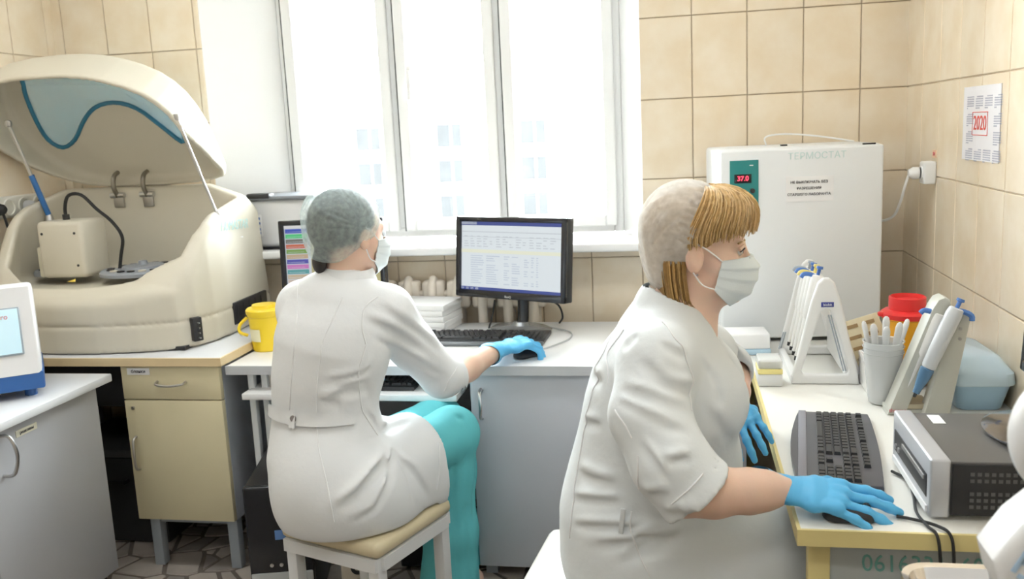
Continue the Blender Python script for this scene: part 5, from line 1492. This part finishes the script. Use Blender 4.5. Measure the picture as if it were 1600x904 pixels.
# ------------------------------------------------------------------ right worker, in profile
w2 = thing('person', 'worker with blond fringe, white mask and coat sitting in profile at the side desk', 'person', (-.08, 1.95, 0))
H2 = Head((.030, 1.95, 1.236), 88, 3, 0, 1.0)
SH2 = (-.055, 1.785, 1.03); EL2 = (-.005, 1.655, .815); WR2 = (.188, 1.715, .798)
SL2 = (-.03, 2.115, 1.03); ELL2 = (.120, 2.30, .855); WL2 = (.124, 2.195, .815)
F = Field((-.34, 1.55, 0), (.55, 2.42, 1.38), .0045)
sculpt_head(F, H2)
F.cone(H2.w(0, -.020, -.06), (-.02, 1.95, 1.06), .053, .062, .025)
F.cone(H2.w(0, .015, -.08), (.02, 1.95, 1.06), .038, .05, .03)
F.chain([((-.03, 1.95, 1.03), .13, .075), ((-.045, 1.95, .93), .15, .11), ((-.08, 1.95, .73), .15, .115), ((-.10, 1.95, .575), .17, .13)], .05, (0, 1, 0))
F.cone((-.025, 1.95, 1.05), SH2, .05, .048, .03); F.cone((-.025, 1.95, 1.05), SL2, .05, .048, .03)
F.chain([(SH2, .05), (EL2, .046), ((.05, 1.672, .808), .047), ((.12, 1.694, .802), .040), ((.155, 1.705, .80), .033), (WR2, .022)], .02)
F.chain([(SL2, .05), (ELL2, .042), ((.122, 2.24, .835), .035), (WL2, .021)], .02)
F.cone(WR2, (.23, 1.712, .797), .019, .017, .01); F.cone(WL2, (.13, 2.16, .805), .017, .016, .01)
for y in (1.87, 2.03):
    F.chain([((-.08, y, .56), .088), ((.33, y, .56), .060), ((.34, y, .33), .052), ((.33, y, .08), .036)], .03)
    F.cone((.33, y, .045), (.45, y, .032), .040, .032, .02)
body2 = F.build('body', m_skin, w2, relax=1)

F = Field((-.36, 1.55, .40), (.46, 2.42, 1.16), .005)
F.chain([((-.03, 1.95, 1.04), .14, .085), ((-.045, 1.95, .98), .165, .125), ((-.055, 1.95, .90), .172, .148), ((-.075, 1.95, .80), .170, .148), ((-.095, 1.95, .72), .176, .150), ((-.105, 1.95, .64), .195, .165), ((-.105, 1.95, .555), .215, .178)], .05, (0, 1, 0))
for y in (1.875, 2.03): F.ell((.045, y, .925), (.085, .082, .085), .06)
F.ell((.02, 1.95, .76), (.10, .14, .10), .06)
F.cone((-.025, 1.95, 1.06), SH2, .066, .072, .045); F.cone((-.025, 1.95, 1.06), SL2, .066, .072, .045)
F.chain([(SL2, .075), ((.05, 2.22, .94), .068), ((.105, 2.285, .885), .056), ((.115, 2.265, .86), .054)], .035)
F.cone((-.04, 1.95, 1.07), (-.035, 1.95, 1.115), .088, .066, .03)
for y in (1.87, 2.03): F.chain([((-.06, y, .57), .125), ((.15, y, .575), .105), ((.34, y, .57), .085)], .06)
F.cone((-.05, 1.95, .56), (.30, 1.95, .565), .11, .09, .06)
F.put(lambda X, Y, Z: Z-.471+0*X+0*Y, (-.4, 1.5, .38), (.5, 2.4, .472), .012, 'sub')
# V-neck opening, sleeve mouths
F.cone((-.012, 1.95, 1.10), (.0, 1.95, 1.2), .058, .075, .006, mode='sub')
F.cone((.05, 1.95, 1.10), (.125, 1.95, 1.005), .050, .012, .006, mode='sub')
F.cone((.085, 1.95, 1.12), (.16, 1.95, 1.01), .05, .012, .004, mode='sub')
FA = Field((-.36, 1.55, .40), (.46, 2.42, 1.16), .005)          # near sleeve, cut at its hem, then joined to the coat
FA.chain([(SH2, .076), ((-.068, 1.725, .94), .078), ((-.028, 1.680, .86), .076), ((.035, 1.665, .79), .078), ((.075, 1.66, .745), .078)], .014)
FA.slice((.030, 1.668, .812), (.66, .04, -.75), .35)
FA.cone((.012, 1.672, .828), (.09, 1.66, .74), .062, .064, .003, mode='sub')
hh = np.maximum(.018-np.abs(F.F-FA.F), 0)/.018
F.F = (np.minimum(F.F, FA.F)-hh*hh*.018*.25).astype(np.float32)
F.slice((.115, 2.272, .868), (.05, -.8, -.35), .09)
F.cone((.113, 2.29, .875), (.124, 2.17, .82), .047, .05, .003, mode='sub')
FOLDS2 = [[(-.12, 1.701, .998), (-.082, 1.668, .997), (-.047, 1.66, .99), (-.015, 1.667, .979), (.017, 1.699, .96)],
    [(-.125, 1.685, .978), (-.099, 1.657, .975), (-.075, 1.644, .967), (-.051, 1.639, .957), (-.028, 1.64, .945), (.003, 1.65, .93)],
    [(-.09, 1.755, 1.098), (-.122, 1.753, 1.066)],
    [(-.045, 1.725, 1.085), (-.016, 1.724, 1.069), (.014, 1.742, 1.049)],
    [(-.146, 1.74, .619), (-.106, 1.735, .638), (-.067, 1.738, .651), (-.038, 1.749, .665), (-.008, 1.771, .675)],
    [(-.083, 1.632, .918), (-.065, 1.617, .896), (-.047, 1.602, .875), (-.025, 1.591, .849)],
    [(.02, 1.585, .804), (-.009, 1.596, .779)],
    [(-.042, 1.754, .686), (-.067, 1.743, .672), (-.093, 1.737, .655), (-.119, 1.736, .636)],
    [(.05, 1.78, .934), (.069, 1.79, .905), (.089, 1.833, .85)],
    [(.039, 1.805, 1.032), (.051, 1.808, 1.005), (.063, 1.801, .981), (.069, 1.788, .932)],
    [(-.223, 1.839, .771), (-.171, 1.785, .773), (-.14, 1.769, .775)],
    [(-.037, 1.606, .887), (.01, 1.622, .893)],
    [(-.083, 1.711, 1.057), (-.059, 1.695, 1.036), (-.035, 1.685, 1.014), (-.005, 1.697, 1.001), (.025, 1.759, .973)],
    [(-.213, 1.876, .874), (-.17, 1.812, .889)],
    [(-.196, 1.913, .972), (-.169, 1.839, .969)],
    [(-.24, 1.836, .715), (-.204, 1.797, .729), (-.171, 1.774, .737), (-.131, 1.759, .744)],
    [(-.085, 1.623, .804), (-.057, 1.599, .819), (-.03, 1.59, .828)],
    [(-.239, 1.814, .663), (-.204, 1.781, .678), (-.172, 1.762, .686), (-.141, 1.751, .691), (-.112, 1.746, .693), (-.076, 1.749, .702)],
    [(-.038, 1.613, .774), (-.004, 1.587, .802)],
    [(-.107, 1.742, .674), (-.08, 1.745, .685), (-.054, 1.752, .694)],
    [(-.186, 1.763, .642), (-.145, 1.745, .655), (-.106, 1.739, .663), (-.067, 1.744, .673), (-.029, 1.765, .675)]]
for k_, pts in enumerate(FOLDS2):
    w_, d_ = (.010, .009) if k_ % 2 else (.0135, .010)
    pts = catmull(pts, 3)
    F.crease(pts, w_, d_, True)
    F.crease([(p[0], p[1], p[2]+1.35*w_) for p in pts], w_, -d_*.8, True)
coat2 = F.build('lab_coat', m_coat2, w2, relax=1)
bv = bvh_of(coat2)
for pts in [[(-.122, 1.872, 1.077), (-.157, 1.873, 1.029), (-.155, 1.837, 1.004), (-.155, 1.82, .974)],
    [(-.13, 1.68, .964), (-.114, 1.654, .945), (-.101, 1.641, .921)],
    [(-.154, 1.926, 1.051), (-.165, 1.893, 1.027), (-.179, 1.884, .998), (-.186, 1.872, .97), (-.193, 1.868, .939), (-.201, 1.866, .908), (-.209, 1.868, .875), (-.216, 1.865, .84), (-.222, 1.857, .807), (-.228, 1.849, .774), (-.234, 1.84, .741), (-.237, 1.828, .708), (-.241, 1.82, .672), (-.247, 1.822, .632)],
    [(-.041, 1.794, 1.114), (-.019, 1.749, 1.095), (.002, 1.739, 1.069), (.01, 1.734, 1.042), (.018, 1.738, 1.012), (.019, 1.73, .982), (.019, 1.707, .957)],
    [(-.03, 1.591, .814), (.009, 1.59, .848), (.034, 1.607, .87)],
    [(-.089, 1.628, .892), (-.093, 1.622, .858), (-.099, 1.633, .817)],
    [(-.109, 1.753, .728), (-.112, 1.746, .693), (-.102, 1.74, .666), (-.093, 1.734, .638), (-.073, 1.728, .601)]]:
    seam(coat2, bv, pts, smooth=4)
tb_ = bv.find_nearest(Vector((-.13, 1.74, .715)))[0]
MB().box(tuple(tb_+Vector((0, -.003, 0))), (.010, .006, .055), .002, rot=(0, .12, -.25)).build('belt_loop', m_coat2, coat2, world=True)
hand('glove', w2, WR2, (.98, -.13, -.10), (.12, -.35, .93), False, [(7, 12, 8), (6, 10, 8), (9, 13, 10), (12, 15, 12)], spread=(8, 2, -4, -11), s=1.12, tcurl=14)
hand('glove', w2, WL2, (.16, -.93, -.22), (-.35, -.10, .93), True, [(14, 22, 18), (16, 24, 18), (18, 26, 18), (20, 26, 20)], spread=(9, 2, -5, -12), s=.98)
mask_mesh(H2, w2)
# eyes
m_eye = mat('eye_white', (.78, .76, .74), .15, var=.02); m_iris = mat('iris', (.10, .08, .07), .15); m_lash = mat('lash', (.03, .02, .02), .6)
for s in (-1, 1):
    c = H2.w(s*.031, .081, .0005)
    e = MB(); e.lathe([(0, -.012)]+[(.012*math.sin(PI*k/12), -.012*math.cos(PI*k/12)) for k in range(1, 12)]+[(0, .012)], (0, 0, 0), 20); e.bm.transform(Matrix.Translation(c)); e = e.build('eyeball', m_eye, body2, world=True)
    ir = MB(); ir.lathe([(0, -.001), (.0058, -.0006), (.0058, 0), (0, .0012)], (0, 0, 0), 18); ir.bm.transform(facing(c+(H2.f*.0112-H2.u*.001), H2.f, H2.u)); ir.build('iris', m_iris, e, world=True)
    mb = MB(); mb.tube([H2.w(s*.018, .091, .0015), H2.w(s*.026, .0950, .0048), H2.w(s*.035, .0935, .0048), H2.w(s*.047, .085, .0)], .0019, 6, smooth=4); mb.build('upper_lashes', m_lash, body2, world=True)
    mb = MB(); mb.tube([H2.w(s*.017, .0900, .006), H2.w(s*.027, .0925, .010), H2.w(s*.036, .0905, .010), H2.w(s*.048, .0825, .004)], .0042, 8, smooth=4); mb.build('upper_lid', m_skin, body2, world=True)
    mb = MB(); mb.tube([H2.w(s*.019, .090, -.002), H2.w(s*.030, .092, -.0075), H2.w(s*.044, .085, -.001)], .0011, 6, smooth=4); mb.build('lower_lid', m_skin, body2, world=True)
    mb = MB(); mb.tube([H2.w(s*.015, .0945, .017), H2.w(s*.030, .0935, .022), H2.w(s*.050, .080, .017)], .0022, 6, smooth=4); mb.build('eyebrow', m_blond, body2, world=True)
# hair: a base volume under the cap and fringe strands
F = Field(np.array(H2.c)-.2, np.array(H2.c)+.2, .004)
H2.ell(F, (0, -.018, .042), (.081, .099, .086), .02); H2.ell(F, (0, -.075, -.02), (.05, .03, .055), .03); H2.ell(F, (0, -.05, -.075), (.055, .03, .05), .025)
H2.ell(F, (0, .06, -.045), (.10, .075, .075), .015, 'sub')
H2.ell(F, (0.08, -.006, -.02), (.03, .026, .034), .008, 'sub'); H2.ell(F, (-0.08, -.006, -.02), (.03, .026, .034), .008, 'sub')
hair2 = F.build('hair', m_blond, w2, relax=1)
rs = random.Random(2); MBS = [MB(), MB(), MB()]
CR = ((0, .004, .042), (.086, .112, .087))
def sph(az, el, k=1.0):
    d = Vector((math.sin(az)*math.cos(el), math.cos(az)*math.cos(el), math.sin(el)))
    c = Vector(CR[0]); q = sum(abs(d[i]/CR[1][i])**2.7 for i in range(3))**(-1/2.7); return c+d*(q*k)
for k in range(1500):
    az = math.radians(rs.uniform(-108, 108)); a = abs(math.degrees(az))
    e0 = math.radians(rs.uniform(46, 72)); bot = math.radians(1+5*rs.random()-(a > 30)*(a-30)*.30+rs.uniform(-3, 3))
    cl = round(a/7.0)*7.0*math.copysign(1, az)+3*math.sin(a*1.7); az1 = az+(math.radians(cl)-az)*rs.uniform(.2, .85); off = rs.uniform(.97, 1.05)+.012*math.sin(cl*2.3); bot += math.radians(3.5*math.sin(cl*1.9))
    pts = []
    for q in range(7):
        t = q/6; e = e0+(bot-e0)*t; aa = az*.75+(az1-az*.75)*min(1, t*1.3)
        pts.append(H2.w(*sph(aa, e, (1.0+.075*math.sin(t*PI*.95)-.03*t)*off)))
    MBS[k % 7 % 3].tube(pts, .0017, 4, r2=.0006)
for k in range(700):   # hair below the cap at the nape and behind the ear
    s = rs.choice((-1, 1)); x0 = s*rs.uniform(.035, .072); y0 = -.045+rs.uniform(-.03, .02); 
    pts = [H2.w(x0, y0, -.02), H2.w(x0*.98, y0+.004, -.06), H2.w(x0*.88, y0+.012, -.10), H2.w(x0*.75, y0+.02+rs.uniform(-.01, .012), -.128+rs.uniform(-.015, .02))]
    MBS[2 if k % 4 else 0].tube(pts, .0012, 4, r2=.0005, smooth=2)
for mb, c_ in zip(MBS, ((.60, .39, .16), (.74, .54, .28), (.40, .24, .09))):
    mb.build('hair_strands', mat('blond_strand_%d' % int(c_[0]*100), c_, .4, var=.3, vscale=90), hair2, world=True)
m_cap2 = gauze('white_gauze', (.86, .86, .84), .30)
CE2 = ((0, -.026, .045), (.092, .098, .099)); fan = []
for k in range(40):
    t = -1.1+2.2*k/39
    q0 = on_ell(*CE2, (math.sin(t*1.35), .62-.5*abs(t)**1.5, .72-.95*abs(t)**1.3)); q1 = on_ell(*CE2, (math.sin(t*1.35), .25-.5*abs(t)**1.5, .80-.8*abs(t)**1.3))
    fan.append(([q0, q1], .004, .0035 if k % 2 else -.003))
for k in range(70):
    d0 = Vector((rs.choice((-1, 1))*rs.uniform(.3, 1), rs.uniform(-1, .5), rs.uniform(-.5, 1))); d1 = d0+Vector((rs.uniform(-.2, .2), -.45*rs.random()-.1, -.35*rs.random()-.1))
    fan.append(([on_ell(*CE2, d0), on_ell(*CE2, d0+d1), on_ell(*CE2, d1)], .0035, rs.choice((-.0035, .004))))
for k in range(14):
    x = -.05+.1*k/13; fan.append(([(x, -.125+abs(x)*.5, .0), (x*.8, -.10+abs(x)*.5, -.085)], .004, .004 if k % 2 else -.004))
cap2 = cap(H2, w2, [(CE2[0], CE2[1], .0), ((0, -.078, -.022), (.066, .034, .058), .035), ((0, -.064, -.06), (.053, .024, .03), .025)],
           lambda x, y, z: np.maximum(.84*(y+.024)-.54*(z+.030)+.10*np.clip(np.abs(x)-.0, 0, 1)**1+.012*np.sin(30*z), -1+0*x), m_cap2, fan, .0034)
# ear stud
MB().lathe([(0, -.003), (.003, 0), (0, .003)], H2.w(.083, -.002, -.045), 8).build('ear_stud', m_chrome, body2, world=True)
